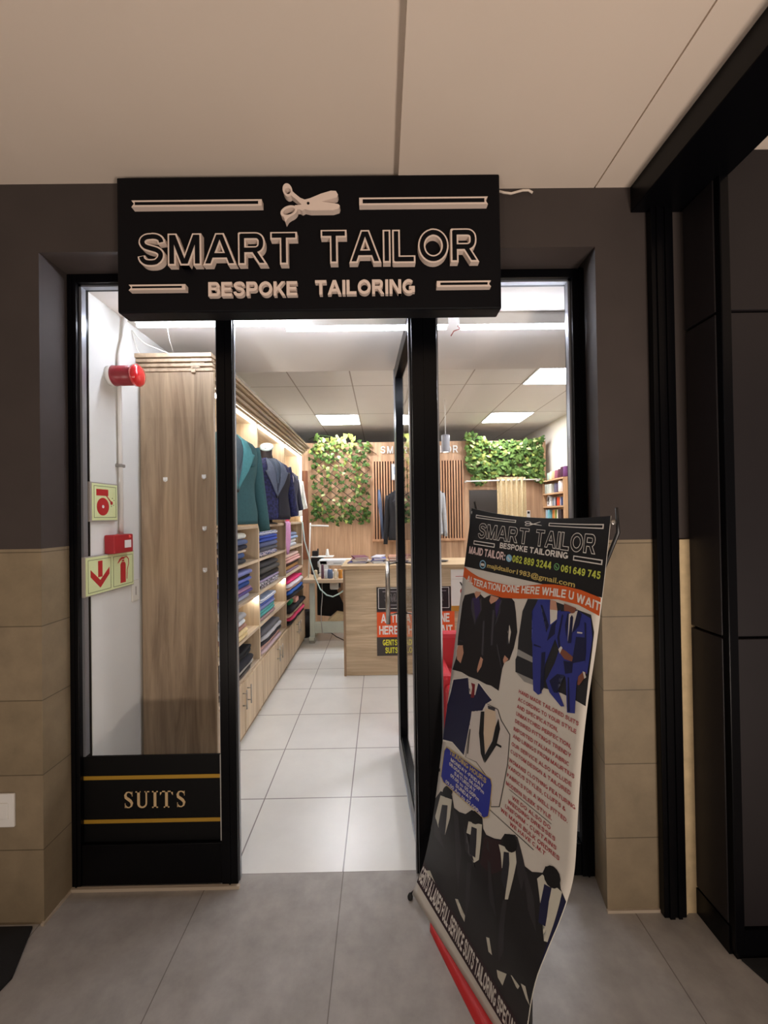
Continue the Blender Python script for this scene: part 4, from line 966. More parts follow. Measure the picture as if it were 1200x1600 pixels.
GREENS = [mat('ivy_leaf_dark', '#3b5426', .75, spec=.2), mat('ivy_leaf_mid', '#566f33', .75, spec=.2), mat('ivy_leaf_pale', '#8b9549', .75, spec=.2), mat('ivy_leaf_cream', '#a3ad70', .55)]
def leaf(g, c, size, ang, tilt, yawn, mi):
    sh = [(0, -.15), (.32, -.38), (.52, -.12), (.42, .22), (.18, .42), (0, .72), (-.18, .42), (-.42, .22), (-.52, -.12), (-.32, -.38)]
    rot = Matrix.Rotation(yawn, 3, 'Z') @ Matrix.Rotation(tilt, 3, 'X') @ Matrix.Rotation(ang, 3, 'Y')
    cen = [(0, 0.0), (0, .35)]
    pts = [Vector(c) + rot @ Vector((x * size, abs(x) * size * .35, z * size)) for x, z in sh]
    mid = Vector(c) + rot @ Vector((0, -.02 * size, .12 * size))
    g.faces([tuple(p) for p in pts] + [tuple(mid)], [(i, (i + 1) % 10, 10) for i in range(10)], mi, True)
rg = random.Random(11)
t = thing('ivy_lattice', 'expanding lattice of dark sticks with scattered ivy leaves on the oak wall', 'plant', (-.6, 6.29, 1.55))
g = G(); LT = mat('lattice_stick', '#4a3a2a', .7)
X0, X1, Z0, Z1 = -1.06, -.17, 1.56, 2.78
def clipseg(px, pz, dx, dz):
    t0, t1 = -9, 9
    for p, d_, lo, hi in ((px, dx, X0, X1), (pz, dz, Z0, Z1)):
        a, b = (lo - p) / d_, (hi - p) / d_
        t0 = max(t0, min(a, b)); t1 = min(t1, max(a, b))
    return (t0, t1) if t1 > t0 else None
stick = []
for k in range(-12, 13):
    for (dx, dz), yy, r_ in (((.78, -.62), 6.262, .0075), ((.80, .60), 6.284, .004)):
        px, pz = -.6 + k * .0 , 2.18 + k * .135
        s = clipseg(px, pz, dx, dz)
        if s and s[1] - s[0] > .12:
            a = (px + dx * s[0], yy, pz + dz * s[0]); b = (px + dx * s[1], yy, pz + dz * s[1])
            g.tube([a, b], r_, 6); stick.append((px, pz, dx, dz, s))
g.tube([(-.30, 6.272, 2.76), (-.06, 6.272, 2.60)], .005, 6)
part('lattice', g, LT, t)
g = G()
for i in range(430):
    px, pz, dx, dz, s = rg.choice(stick); q = rg.uniform(*s)
    x_, z_ = px + dx * q + rg.gauss(0, .018), pz + dz * q + rg.gauss(0, .018)
    pale = .25 + .35 * ((z_ - 1.5) / 1.3) + (.2 if -.75 < x_ < -.35 else 0)
    mi = rg.choice([2, 2, 3]) if rg.random() < pale * .45 else rg.choice([0, 0, 1])
    leaf(g, (x_, 6.262 - rg.uniform(0, .05), z_), rg.uniform(.048, .07), rg.uniform(-2.6, 2.6), rg.uniform(-.7, .5), rg.uniform(-.7, .7), mi)
for i in range(46):   # thicker tufts along the top
    x_ = rg.uniform(-1.0, -.40); leaf(g, (x_, 6.255 - rg.uniform(0, .06), 2.78 + rg.gauss(0, .05)), rg.uniform(.06, .085), rg.uniform(-2.6, 2.6), rg.uniform(-.7, .5), rg.uniform(-.7, .7), rg.choice([2, 2, 3, 1]))
g.tube([(-1.1, 6.27, 2.84), (-.95, 6.25, 2.90), (-.80, 6.25, 2.885), (-.62, 6.26, 2.84), (-.5, 6.27, 2.80)], .004, 5, 0)
part('foliage', g, GREENS, t)
t = thing('ivy_garland', 'thick mass of hanging ivy above the curtained doorway', 'plant', (1.92, 6.29, 2.5))
g = G()
for k in range(9):
    z_ = 2.18 + k * .066
    g.tube([(1.34 + rg.uniform(-.03, .05), 6.27, z_ + .04), (1.7, 6.25, z_ + rg.uniform(-.03, .03)), (2.1, 6.25, z_ + rg.uniform(-.03, .03)), (2.45 + rg.uniform(-.06, .0), 6.27, z_ - .02)], .005, 5)
part('vine', g, mat('vine_stem', '#6b5a3c', .7), t)
g = G()
cnt = 0
while cnt < 780:
    x_ = rg.uniform(1.32, 2.49); z_ = rg.uniform(2.06, 2.92)
    u_ = (x_ - 1.30) / 1.25
    top = 2.90 - .13 * min(1, u_ / .35) + .03 * math.sin(u_ * 14) + (.04 if u_ > .72 else 0)
    bot = 2.22 - .04 * math.sin(u_ * 9) + (-.08 if .08 < u_ < .25 else 0) + (-.10 if u_ > .85 else 0) + (.1 if u_ < .06 else 0)
    if not bot < z_ < top: continue
    cnt += 1
    pale = .30 if (u_ < .35 and z_ > 2.4) else .12
    mi = rg.choice([2, 2, 3]) if rg.random() < pale else rg.choice([0, 1, 1])
    leaf(g, (x_, 6.25 - rg.uniform(.0, .06), z_), rg.uniform(.06, .09), rg.uniform(-2.8, 2.8), rg.uniform(-1.0, .4), rg.uniform(-.8, .8), mi)
part('foliage', g, GREENS, t)
t = thing('curtain_rod', 'thin white curtain rod below the hanging ivy', 'rod', (1.83, 6.21, 2.16))
part('rod', G().tube([(1.285, 6.13, 2.15), (2.40, 6.13, 2.165)], .010, 8), WHITE, t)
for x_ in (1.30, 2.38): part('bracket', G().box(x_ - .01, x_ + .01, 6.13, 6.30, 2.14, 2.165, .002), WHITE, t)
t = thing('doorway_curtain', 'pleated beige curtain half drawn across the fitting room doorway', 'curtain', (1.97, 6.13, 2.18))
g = G(); n = 60; rows = 8; pts = []; f = []
for side in (0, 1):
    for r in range(rows + 1):
        for k in range(n + 1):
            a = k / n; z_ = 2.205 - (2.205 - .12) * r / rows
            pts.append((1.745 + .435 * a + .006 * math.sin(r), 6.13 + .030 * math.sin(a * 2 * math.pi * 5.5 + .4 * math.sin(r * .6)) + .003 * side, z_))
m = n + 1; S_ = (rows + 1) * m
for r in range(rows):
    for k in range(n):
        a = r * m + k; f += [(a, a + 1, a + m + 1, a + m), (S_ + a, S_ + a + m, S_ + a + m + 1, S_ + a + 1)]
g.faces(pts, f, 0, True)
part('drape', g, mat('beige_curtain_cloth', '#d9c49a', .85, vary=.15, vscale=50), t)
for k in range(6): part('eyelet', G().lathe([(.018, -.004), (.024, 0), (.018, .004)], (1.785 + .076 * k, 6.13, 2.158), 'x', 12), STEEL, t)
g = G().box(.165, .30, 6.240, 6.25, 2.195, 2.445, .003).box(.178, .287, 6.238, 6.2405, 2.21, 2.43, mi=1).box(.20, .27, 6.2372, 6.2385, 2.28, 2.40, mi=2)
g.box(.20, .22, 6.25, 6.2618, 2.3, 2.32)
solo('framed_certificate', g, [mat('pale_frame', '#cfcfd0', .4), WHITE, mat('pale_blue_print', '#a9b6c8', .5)], 'small white framed certificate on the slatted panel above the black jacket', 'frame')
j = jacket('hanging_jacket', 'black jacket hanging on the slatted panel behind the glass door', '#201f22', '#262529', '#34333a', h=.74, w=.185, dep=.08, sleeve_drop=-.06, hanger=True, sleeve_fwd=.02)
place(j, .28, 6.13, 1.285, 0)
j = jacket('hanging_jacket', 'pale grey jacket hanging on the slatted panel beside the door post', '#aeb0b2', '#b8babc', '#d0d0d0', h=.70, w=.155, dep=.08, sleeve_drop=-.02, hanger=True, sleeve_fwd=.02)
place(j, .775, 6.13, 1.35, 0)
solo('grey_trousers', strip_cloth([(.80, 6.22, 1.33), (.81, 6.21, 1.15), (.82, 6.20, .90)], (1, 0, 0), [.09, .085, .08], .03, .006), fabric('#a3a4a8'), 'pale grey trousers hanging below the pale grey jacket', 'trousers')
solo('measuring_tapes', strip_cloth([(-.03, 6.24, 2.05), (-.02, 6.235, 1.85), (0, 6.235, 1.6), (.02, 6.235, 1.30)], (1, 0, 0), [.012, .03, .022, .016], .012, .006), fabric('#6f7c96'), 'blue grey tie hanging on the slatted panel left of the black jacket'.replace('left of', 'beside'), 'tie')
t = thing('pendant_lamp', 'grey cylinder pendant lamp hanging on a white cord over the counter', 'lamp', (.785, 4.9, 3.04))
part('cord', G().tube([(.785, 4.9, 2.61), (.785, 4.9, 3.04)], .006, 6), WHITE, t)
part('shade', G().lathe([(.0, 2.612), (.048, 2.612), (.050, 2.606), (.050, 2.41), (.046, 2.405), (.046, 2.59), (0, 2.595)], (.785, 4.9, 0), 'z', 24), mat('lamp_grey', '#aeb1ba', .4), t)
part('bulb', G().lathe([(0, 2.43), (.04, 2.43), (.042, 2.415), (.03, 2.408), (0, 2.406)], (.785, 4.9, 0), 'z', 18), emit('pendant_glow', '#fff4e6', 6), t)

# ------------------------------------------------------------------ thread shelf on the cream wall
t = thing('thread_shelf', 'oak wall shelf unit holding thread cones against the cream wall', 'shelf', (2.55, 5.85, 0))
SW = wood('thread_shelf_oak', '#b1845c', '#dcb58a', 'z')
part('side_panel', G().box(2.475, 2.62, 5.505, 5.53, 0, 2.125), SW, t); part('side_panel', G().box(2.475, 2.62, 6.22, 6.245, 0, 2.125), SW, t)
part('back_panel', G().box(2.605, 2.62, 5.53, 6.22, 0, 2.125), SW, t)
SZ = [2.145, 1.945, 1.755, 1.555, 1.34, 1.1]
for i, z_ in enumerate(SZ): part('shelf', G().box(2.47, 2.605 if i else 2.62, 5.53 if i else 5.50, 6.22 if i else 6.25, z_ - .02, z_), wood('thread_board_oak', '#b98d64', '#e4bf94', 'y'), t)
def tube_spool(y, z, r, h, c, label, grp, x_=2.535): return spool(x_, y, z + .0005, r, r * .92, h, c, 'thread_cone', label, grp)
for y, r, h, c, cn in ((6.12, .032, .115, '#9db0a0', 'sage green'), (6.03, .034, .125, '#ead9b4', 'cream'), (5.94, .034, .125, '#d9b184', 'sand'), (5.83, .04, .125, '#9c5b6c', 'rose'), (5.73, .04, .13, '#5d2c3a', 'dark wine'), (5.64, .042, .15, '#4b2536', 'plum black'), (5.555, .042, .15, '#6f3f6e', 'violet')):
    tube_spool(y, SZ[0], r, h, c, cn + ' thread cone on top of the thread shelf', 'thread cones on top of the thread shelf')
for i, (y, c) in enumerate(((6.15, '#b4b8a8'), (6.07, '#c3c7b8'), (5.99, '#d0d0c2'))):
    solo('card_box', G().box(2.49, 2.58, y - .036, y + .036, SZ[1] + .0005, SZ[1] + .14, .004), fabric(c), ['grey green box at the far end of the second row of the thread shelf', 'pale green box between two others in the second row of the thread shelf', 'off white box nearest the cones in the second row of the thread shelf'][i], 'box')
tube_spool(5.88, SZ[1], .03, .15, '#6d6880', 'slate violet thread cone in the second row of the thread shelf', 'cones in the second row of the thread shelf')
tube_spool(5.80, SZ[1], .03, .14, '#54485c', 'dark violet thread cone in the second row of the thread shelf', 'cones in the second row of the thread shelf')
tube_spool(5.68, SZ[1], .055, .165, '#f1e6dc', 'large white thread cone in the second row of the thread shelf', 'cones in the second row of the thread shelf')
tube_spool(5.575, SZ[1], .03, .07, '#b98aa0', 'small pink thread cone in the second row of the thread shelf', 'cones in the second row of the thread shelf')
t = thing('tape_dispenser', 'white round tape dispenser with dark hub in the third row of the thread shelf', 'dispenser', (2.53, 6.08, SZ[2]))
part('housing', G().box(2.50, 2.56, 6.02, 6.14, SZ[2] + .0005, SZ[2] + .075, .008).lathe([(.0, 2.50), (.055, 2.50), (.055, 2.56), (.0, 2.56)], (0, 6.08, SZ[2] + .11), 'x', 20), WHITE, t)
part('hub', G().lathe([(.0, 2.494), (.03, 2.494), (.03, 2.50), (0, 2.50)], (0, 6.08, SZ[2] + .11), 'x', 16), BLACKP, t)
part('button', G().lathe([(.0, 2.495), (.014, 2.495), (.014, 2.50), (0, 2.50)], (0, 6.09, SZ[2] + .04), 'x', 12), BLACKP, t)
for y, c, cn in ((5.97, '#8e949c', 'grey'), (5.92, '#b9bcc2', 'pale grey'), (5.865, '#3a2c33', 'black wine'), (5.82, '#e0482c', 'orange red'), (5.775, '#d85a20', 'orange'), (5.72, '#a9a8b8', 'lilac grey'), (5.675, '#2f3b6a', 'navy'), (5.62, '#e6dccb', 'cream'), (5.575, '#d9b98f', 'sand')):
    tube_spool(y, SZ[2], .021, .13, c, cn + ' thread spool in the third row of the thread shelf', 'spools in the third row of the thread shelf')
for y, w_, c, h, lb in ((6.13, .06, '#a9c0cc', .15, 'pale blue box in the fourth row of the thread shelf'), (6.055, .05, '#7fc2cc', .15, 'turquoise box in the fourth row of the thread shelf'), (5.68, .10, '#3b2a2a', .15, 'dark brown box with pale rim in the fourth row of the thread shelf')):
    g = G().box(2.485, 2.58, y - w_ / 2, y + w_ / 2, SZ[3] + .0005, SZ[3] + h, .004)
    solo('card_box', g, fabric(c), lb, 'box')
for y, c, cn in ((5.98, '#cf7a2c', 'burnt orange'), (5.935, '#d9a060', 'tan'), (5.885, '#7f9a4a', 'moss green'), (5.83, '#f0e8d4', 'cream'), (5.78, '#d9cdb8', 'oat')):
    tube_spool(y, SZ[3], .021, .15, c, cn + ' thread spool in the fourth row of the thread shelf', 'spools in the fourth row of the thread shelf')
t = thing('wall_switch_box', 'small white switch box on the oak wall beside the curtain', 'switch', (2.27, 6.3, 1.62))
part('box', G().box(2.245, 2.30, 6.285, 6.30, 1.57, 1.70, .003), WHITE, t); part('display', G().box(2.255, 2.29, 6.2835, 6.285, 1.65, 1.685), BLACKP, t)

# ------------------------------------------------------------------ printed banner on its X stand
# printed artwork of the banner: colour, layer, outline in ten-thousandths of the banner width and height
ART = [
 ('black',1,[0,0,10000,0,10000,1505,0,1535]),
 ('orange',2,[-7,1551,836,1651,1551,1709,2475,1741,3090,1737,4130,1726,5277,1654,6674,1509,7371,1465,7956,1449,8906,1455,9953,1516,9980,1846,8855,1746,7646,1746,6429,1832,5094,1957,3816,2041,2617,2042,1274,1975,-101,1803]),
 ('suitblack',1,[1248,2135,414,2264,280,2463,269,3406,313,3579,883,3515,439,3740,80,4249,1040,4175,1779,4179,2614,4134,3417,4126,3824,4091,4473,4109,4552,3595,4674,3433,5009,3333,5210,3040,5295,2675,4996,2262,4791,2047,4569,1994,3683,2041,2861,2053,2263,2171,1938,2119]),
 ('paper',2,[4649,2585,4842,2727,4818,2999,4603,2754]),
 ('skin',2,[400,3578,840,3514,1034,3685,857,3975,446,3927,306,3736]),
 ('skin',2,[2657,3573,2892,3600,2828,3782,2543,3978,2474,3910,2549,3744]),
 ('skin',2,[4602,3279,4942,3324,4624,3467,4528,3398]),
 ('purple',2,[1163,2284,1811,2169,2115,2480,1810,2788,1204,2525]),
 ('skin',3,[1456,2078,1947,2059,1875,2144,1580,2249,1372,2145]),
 ('purple',2,[3320,2139,3695,2068,3812,2395,3608,2603,3339,2327]),
 ('skin',3,[2865,2062,3558,2061,3395,2151,2961,2266,2789,2204]),
 ('paper',3,[1947,2059,2788,2049,2339,2174]),
 ('suitgrey',2,[3157,2382,3332,2384,3546,3173,3390,3212]),
 ('suitgrey',2,[2459,2721,2600,2707,2858,3528,2701,3509]),
 ('carblack',1,[5719,1905,7162,1794,9565,1865,9829,2164,9876,2902,9932,3505,9277,3488,8577,3487,6901,3598,5548,3521,5434,3266,5516,3159,5434,2783,5460,2199]),
 ('silver',2,[5517,3024,6634,3057,6714,3166,5485,3163]),
 ('silver',2,[5579,3516,6831,3499,6901,3598,6239,3627]),
 ('suitblue',3,[6433,1852,7162,1794,7403,2263,7794,2150,7727,1979,7920,1925,7829,2500,7433,3084,7455,3672,7251,3742,6914,3706,6449,2794,6342,2695,6594,2386,6554,2149,6126,2135,6307,1985]),
 ('paper',4,[7266,1988,7721,1962,7761,2135,7410,2280]),
 ('skin',4,[7218,1792,7574,1788,7721,1962,7266,1988]),
 ('suitdeep',4,[7470,2291,7794,2150,7837,2393,7337,2630]),
 ('suitblue',5,[8382,1915,7933,1959,7731,2263,7778,2506,8133,2708,7994,2988,7626,3394,7921,3578,8667,3729,8858,3695,8217,3373,8683,3130,8779,3234,9039,3781,9457,3721,9331,3148,9494,2975,9798,2930,9799,2265,9588,1928,9104,1878,8808,1856]),
 ('suitdeep',6,[8966,2348,9471,2304,9612,2713,8780,2895,8943,2704]),
 ('suitdeep',6,[8466,2871,8999,2831,9036,3026,8669,3098]),
 ('paper',7,[8425,1963,8878,1849,8724,2291,8550,2483]),
 ('suitdeep',8,[8600,1962,8690,2004,8754,2492,8564,2515,8555,2242,8522,2022]),
 ('skindark',7,[8160,2652,8531,2674,8957,2736,8946,2822,8499,2832,8204,2751]),
 ('skindark',7,[9742,2906,9701,3026,9491,3189,9396,3187,9381,3041,9568,2932]),
 ('paper',8,[8100,2695,8224,2618,8322,2640,8221,2766]),
 ('paper',8,[9570,2915,9677,2916,9790,2996,9705,3033]),
 ('paper',8,[8999,2243,9279,2227,9265,2254,9001,2273]),
 ('skindark',8,[8077,1787,8793,1815,8728,1907,8591,1937,8406,1913,8131,1931]),
 ('suitdeep',6,[8028,2002,8113,2020,8050,2456,8217,2662,8078,2645,7931,2488]),
 ('suitdeep',6,[7834,3362,8232,3163,8656,3125,8220,3381,8381,3519,8175,3536]),
 ('suitdeep',6,[8839,3140,8909,3129,9196,3735,9080,3756]),
 ('suitdeep',6,[9299,2025,9400,2047,9591,2552,9617,2778]),
 ('suitdeep',4,[7116,2893,7350,2844,7549,3549,7374,3685]),
 ('suitdeep',4,[6651,1954,6764,1943,7337,2306,7234,2462,7230,2317]),
 ('suitdeep',4,[6563,2780,7006,2780,7045,2802,6551,2818]),
 ('suitdeep',8,[8881,1857,9110,1894,9049,2119,8754,2305]),
 ('suitdeep',8,[8345,1953,8425,1963,8451,2426,8286,2202]),
 ('suitgrey',3,[1221,2320,1335,2310,1810,2788,1794,2909,1262,2560]),
 ('suitgrey',3,[1931,2259,2048,2189,2223,2470,1893,2799,2115,2480]),
 ('suitgrey',3,[3744,2102,3840,2093,3673,2596,3483,2766,3812,2395]),
 ('suitgrey',3,[453,3426,786,3408,820,3424,441,3453]),
 ('suitgrey',3,[4613,2644,4662,2638,4737,3027,4681,3016]),
 ('suitgrey',3,[3870,3134,3926,3108,4544,3578,4452,3591]),
 ('suitdeep',4,[1838,4236,1927,4223,2154,4584,2563,4893,2157,4805]),
 ('suitdeep',4,[2752,4208,2876,4220,2722,4554,2563,4893,2610,4572]),
 ('paper2',2,[1690,4194,235,4466,128,4809,-72,5178,-133,5864,-121,6149,966,6005,2165,6134,2519,4932,3499,4744,3603,4575,4088,4402,3546,4297,2854,4169,2260,4196]),
 ('navy',3,[1704,4224,346,4474,226,4794,27,5162,-4,5841,-10,6094,952,5975,2141,6076,2456,4927,3441,4739,3544,4570,4031,4397,3499,4320,2808,4199,2270,4219]),
 ('paper',4,[1764,4215,2745,4193,2585,4514,2053,4568]),
 ('tiered',5,[2083,4286,2475,4266,2525,4586,2209,4638,2249,4379]),
 ('outline',2,[2367,4935,3280,4767,3533,4541,4593,4507,4933,4693,5666,4875,5689,5543,5362,6562,4740,6716,4485,6192,3235,6017,2299,6090]),
 ('tux',4,[2430,4939,3323,4775,3591,4546,4563,4527,4888,4709,5623,4890,5640,5539,5311,6554,4775,6686,4529,6167,3283,5992,2365,6076]),
 ('cream',5,[3558,4658,4418,4580,4570,4863,4321,5294,3917,5643,3645,5233]),
 ('black',6,[3241,4797,3537,4745,3645,5233,3925,5666,3944,5882,3592,5736,3267,5305]),
 ('black',6,[4715,4693,4916,4892,4748,5304,3993,5871,3891,5722,4401,5278,4537,4917]),
 ('black',6,[4700,5256,5138,5233,5121,5284,4667,5311]),
 ('outline',6,[2410,5367,2524,5356,2532,5955,2424,5978]),
 ('suitgrey',6,[3758,4565,4393,4513,4369,4589,3821,4632]),
 ('gold',7,[487,6186,4573,6102,4705,6218,4744,6927,4446,7042,584,7088,266,7006,274,6319]),
 ('plate',8,[529,6202,4528,6125,4658,6229,4694,6922,4429,7022,639,7063,334,6986,344,6322]),
 ('black',3,[-1,6850,115,6836,130,6916,6,6932]),
 ('black',3,[4683,6788,4730,6776,7850,6801,7807,6816]),
 ('black',3,[5881,6038,5909,6028,8675,6054,8647,6066]),
 ('charcoal',2,[-457,7631,440,7352,1579,7190,1962,7402,2474,7375,3011,7292,3418,7097,4268,7030,4545,7232,4861,7284,5455,7208,5849,7124,5987,6974,6641,6826,7012,7017,7332,7187,8046,7155,8553,7030,8614,6894,9363,6868,9588,7018,10016,7115,10156,7670,10277,8182,10047,8972,8752,9128,5656,9218,2464,9407,-339,9655]),
 ('maroon',3,[4761,7353,5876,7150,6460,7559,6016,7760,5554,7810,5029,7834]),
 ('shirt',4,[500,7444,1644,7277,1785,7695,1660,8128,1372,8157,557,8172,289,8031]),
 ('shirt',4,[3378,7366,4403,7178,4876,7792,4587,7937,4332,7901,4168,7507,3440,7605]),
 ('shirt',4,[5805,7231,6987,7064,7096,7192,7358,7829,7195,7877,6719,7372,6419,7532,6090,7342]),
 ('shirt',4,[8395,7176,8576,7053,9690,7040,9750,7242,9878,7754,9721,7787,9256,7318,8931,7446]),
 ('tiedark',5,[814,7606,1361,7488,1660,8128,1051,8245,781,8111]),
 ('tiedark',5,[3703,7400,4115,7341,4594,7828,4097,7879,3897,7755]),
 ('tiedark',5,[6234,7263,6546,7200,6764,7360,7093,7759,6570,7682,6397,7460]),
 ('navy',5,[8807,7151,9190,7114,9274,7313,9535,7626,9185,7666,8931,7446]),
 ('hair',6,[1603,7116,1550,7192,1418,7268,1228,7333,1017,7372,828,7377,702,7346,668,7284,730,7204,875,7124,1069,7060,1274,7024,1451,7024,1567,7057]),
 ('hair',6,[4323,7080,4264,7154,4129,7228,3941,7288,3735,7321,3553,7322,3434,7287,3404,7224,3470,7146,3617,7068,3813,7008,4016,6977,4188,6981,4296,7018]),
 ('hair',6,[6811,6909,6902,6967,6913,7037,6843,7105,6701,7159,6513,7190,6314,7191,6144,7161,6042,7105,6030,7033,6111,6960,6267,6902,6462,6871,6656,6874]),
 ('hair',6,[9374,6824,9478,6886,9506,6958,9454,7029,9328,7085,9149,7117,8949,7120,8768,7090,8646,7034,8612,6960,8675,6883,8820,6820,9013,6786,9210,6787]),
 ('navy',3,[9718,7067,10016,7115,10161,7743,10277,8182,9878,7754]),
 ('shirt',4,[286,9394,847,9231,1642,9293,1162,9305]),
 ('shirt',4,[3729,8981,3990,8907,4159,8993,4816,8984,4855,9104,4408,9087]),
 ('shirt',4,[6675,8754,6908,8691,7278,8886,7001,8924]),
 ('shirt',4,[7732,8992,8401,8799,8246,9085,7877,9081]),
 ('shirt',4,[9296,8604,9572,8543,10038,8710,9719,8695]),
 ('shirt',4,[8657,8717,8715,8699,9261,8670,9190,8752,9070,8760]),
 ('charcoal',1,[0,8500,3000,8500,9900,8500,10000,9380,0,9380]),
 ('maroonband',3,[0,9260,10000,9260,10000,9730,0,9730]),
 ('suitgrey2',3,[1871,7424,2461,7476,3467,8055,3869,8763,2986,8192]),
 ('suitgrey2',3,[4830,7335,5107,7350,6036,7834,7128,8268,6327,8138]),
 ('suitgrey2',3,[7436,7216,7713,7217,8587,7476,9258,7804,8498,7670]),
 ('suitgrey2',3,[4119,8049,4463,7994,4944,8588,4903,9049]),
 ('suitgrey2',3,[7086,7909,7324,7857,7992,8541,7781,8819]),
 ('suitgrey2',4,[6519,6858,6786,6830,7713,7217,7866,7540,7362,7389]),
 ('suitgrey2',4,[-205,7943,289,8031,1199,8255,1898,8410,525,8443]),
 ('suitgrey2',4,[3068,7514,3456,7601,4419,7963,4809,7980,3702,7899]),
 ('iconblue',3,[4206,1096,4199,1134,4148,1167,4063,1188,3961,1194,3861,1183,3784,1157,3745,1121,3752,1082,3805,1049,3891,1028,3994,1022,4093,1034,4168,1060]),
 ('icongreen',3,[7520,1091,7514,1124,7477,1152,7414,1170,7339,1175,7266,1165,7210,1143,7182,1112,7187,1080,7226,1051,7289,1033,7365,1029,7437,1039,7492,1061]),
 ('black',4,[7478,1094,7474,1119,7446,1140,7399,1154,7343,1158,7288,1150,7246,1133,7224,1110,7228,1085,7257,1063,7304,1049,7361,1046,7415,1053,7457,1071]),
 ('iconblue',3,[2083,1364,2075,1411,2012,1452,1905,1479,1775,1487,1647,1474,1547,1442,1495,1398,1503,1351,1568,1310,1678,1283,1809,1275,1936,1289,2034,1321]),
 ('black',4,[2008,1369,2003,1405,1956,1436,1877,1457,1781,1463,1686,1453,1612,1428,1573,1394,1578,1357,1626,1325,1706,1305,1803,1299,1897,1310,1970,1335]),
 ('paper',5,[1609,1357,1949,1355,1978,1415,1638,1418]),
 ('icongreen',5,[7267,1081,7316,1073,7342,1100,7401,1119,7441,1111,7440,1133,7363,1132,7285,1109]),
 ('paper',5,[3854,1082,3916,1069,3965,1106,4052,1127,4104,1117,4106,1149,3993,1146,3881,1120]),
 ('white',2,[552,144,4151,144,4151,233,552,233]),
 ('black',3,[609,166,4094,166,4094,211,609,211]),
 ('white',2,[6530,150,9706,150,9706,246,6530,246]),
 ('black',3,[6587,173,9649,173,9649,224,6587,224]),
 ('white',2,[663,825,2648,825,2648,927,663,927]),
 ('black',3,[720,847,2591,847,2591,905,720,905]),
 ('white',2,[8260,820,9828,820,9828,917,8260,917]),
 ('black',3,[8317,841,9771,841,9771,895,8317,895]),
 ('white',3,[5329,188,5308,205,5242,218,5146,225,5036,224,4936,216,4865,202,4837,185,4859,167,4926,153,5024,146,5133,147,5233,156,5302,171]),
 ('black',4,[5258,188,5243,197,5196,204,5127,208,5050,207,4979,203,4929,195,4910,185,4926,175,4973,168,5043,164,5120,165,5191,170,5240,178]),
 ('white',3,[5347,236,5334,254,5277,271,5187,286,5081,294,4981,294,4906,287,4872,273,4886,256,4944,237,5036,223,5142,214,5241,214,5314,222]),
 ('black',4,[5279,241,5268,252,5226,262,5162,271,5087,277,5016,279,4965,275,4942,268,4953,258,4996,247,5062,238,5136,232,5206,230,5257,234]),
 ('white',3,[5273,197,6074,238,6078,250,5286,231]),
 ('white',3,[5291,244,5939,131,5963,144,5329,263]),
]
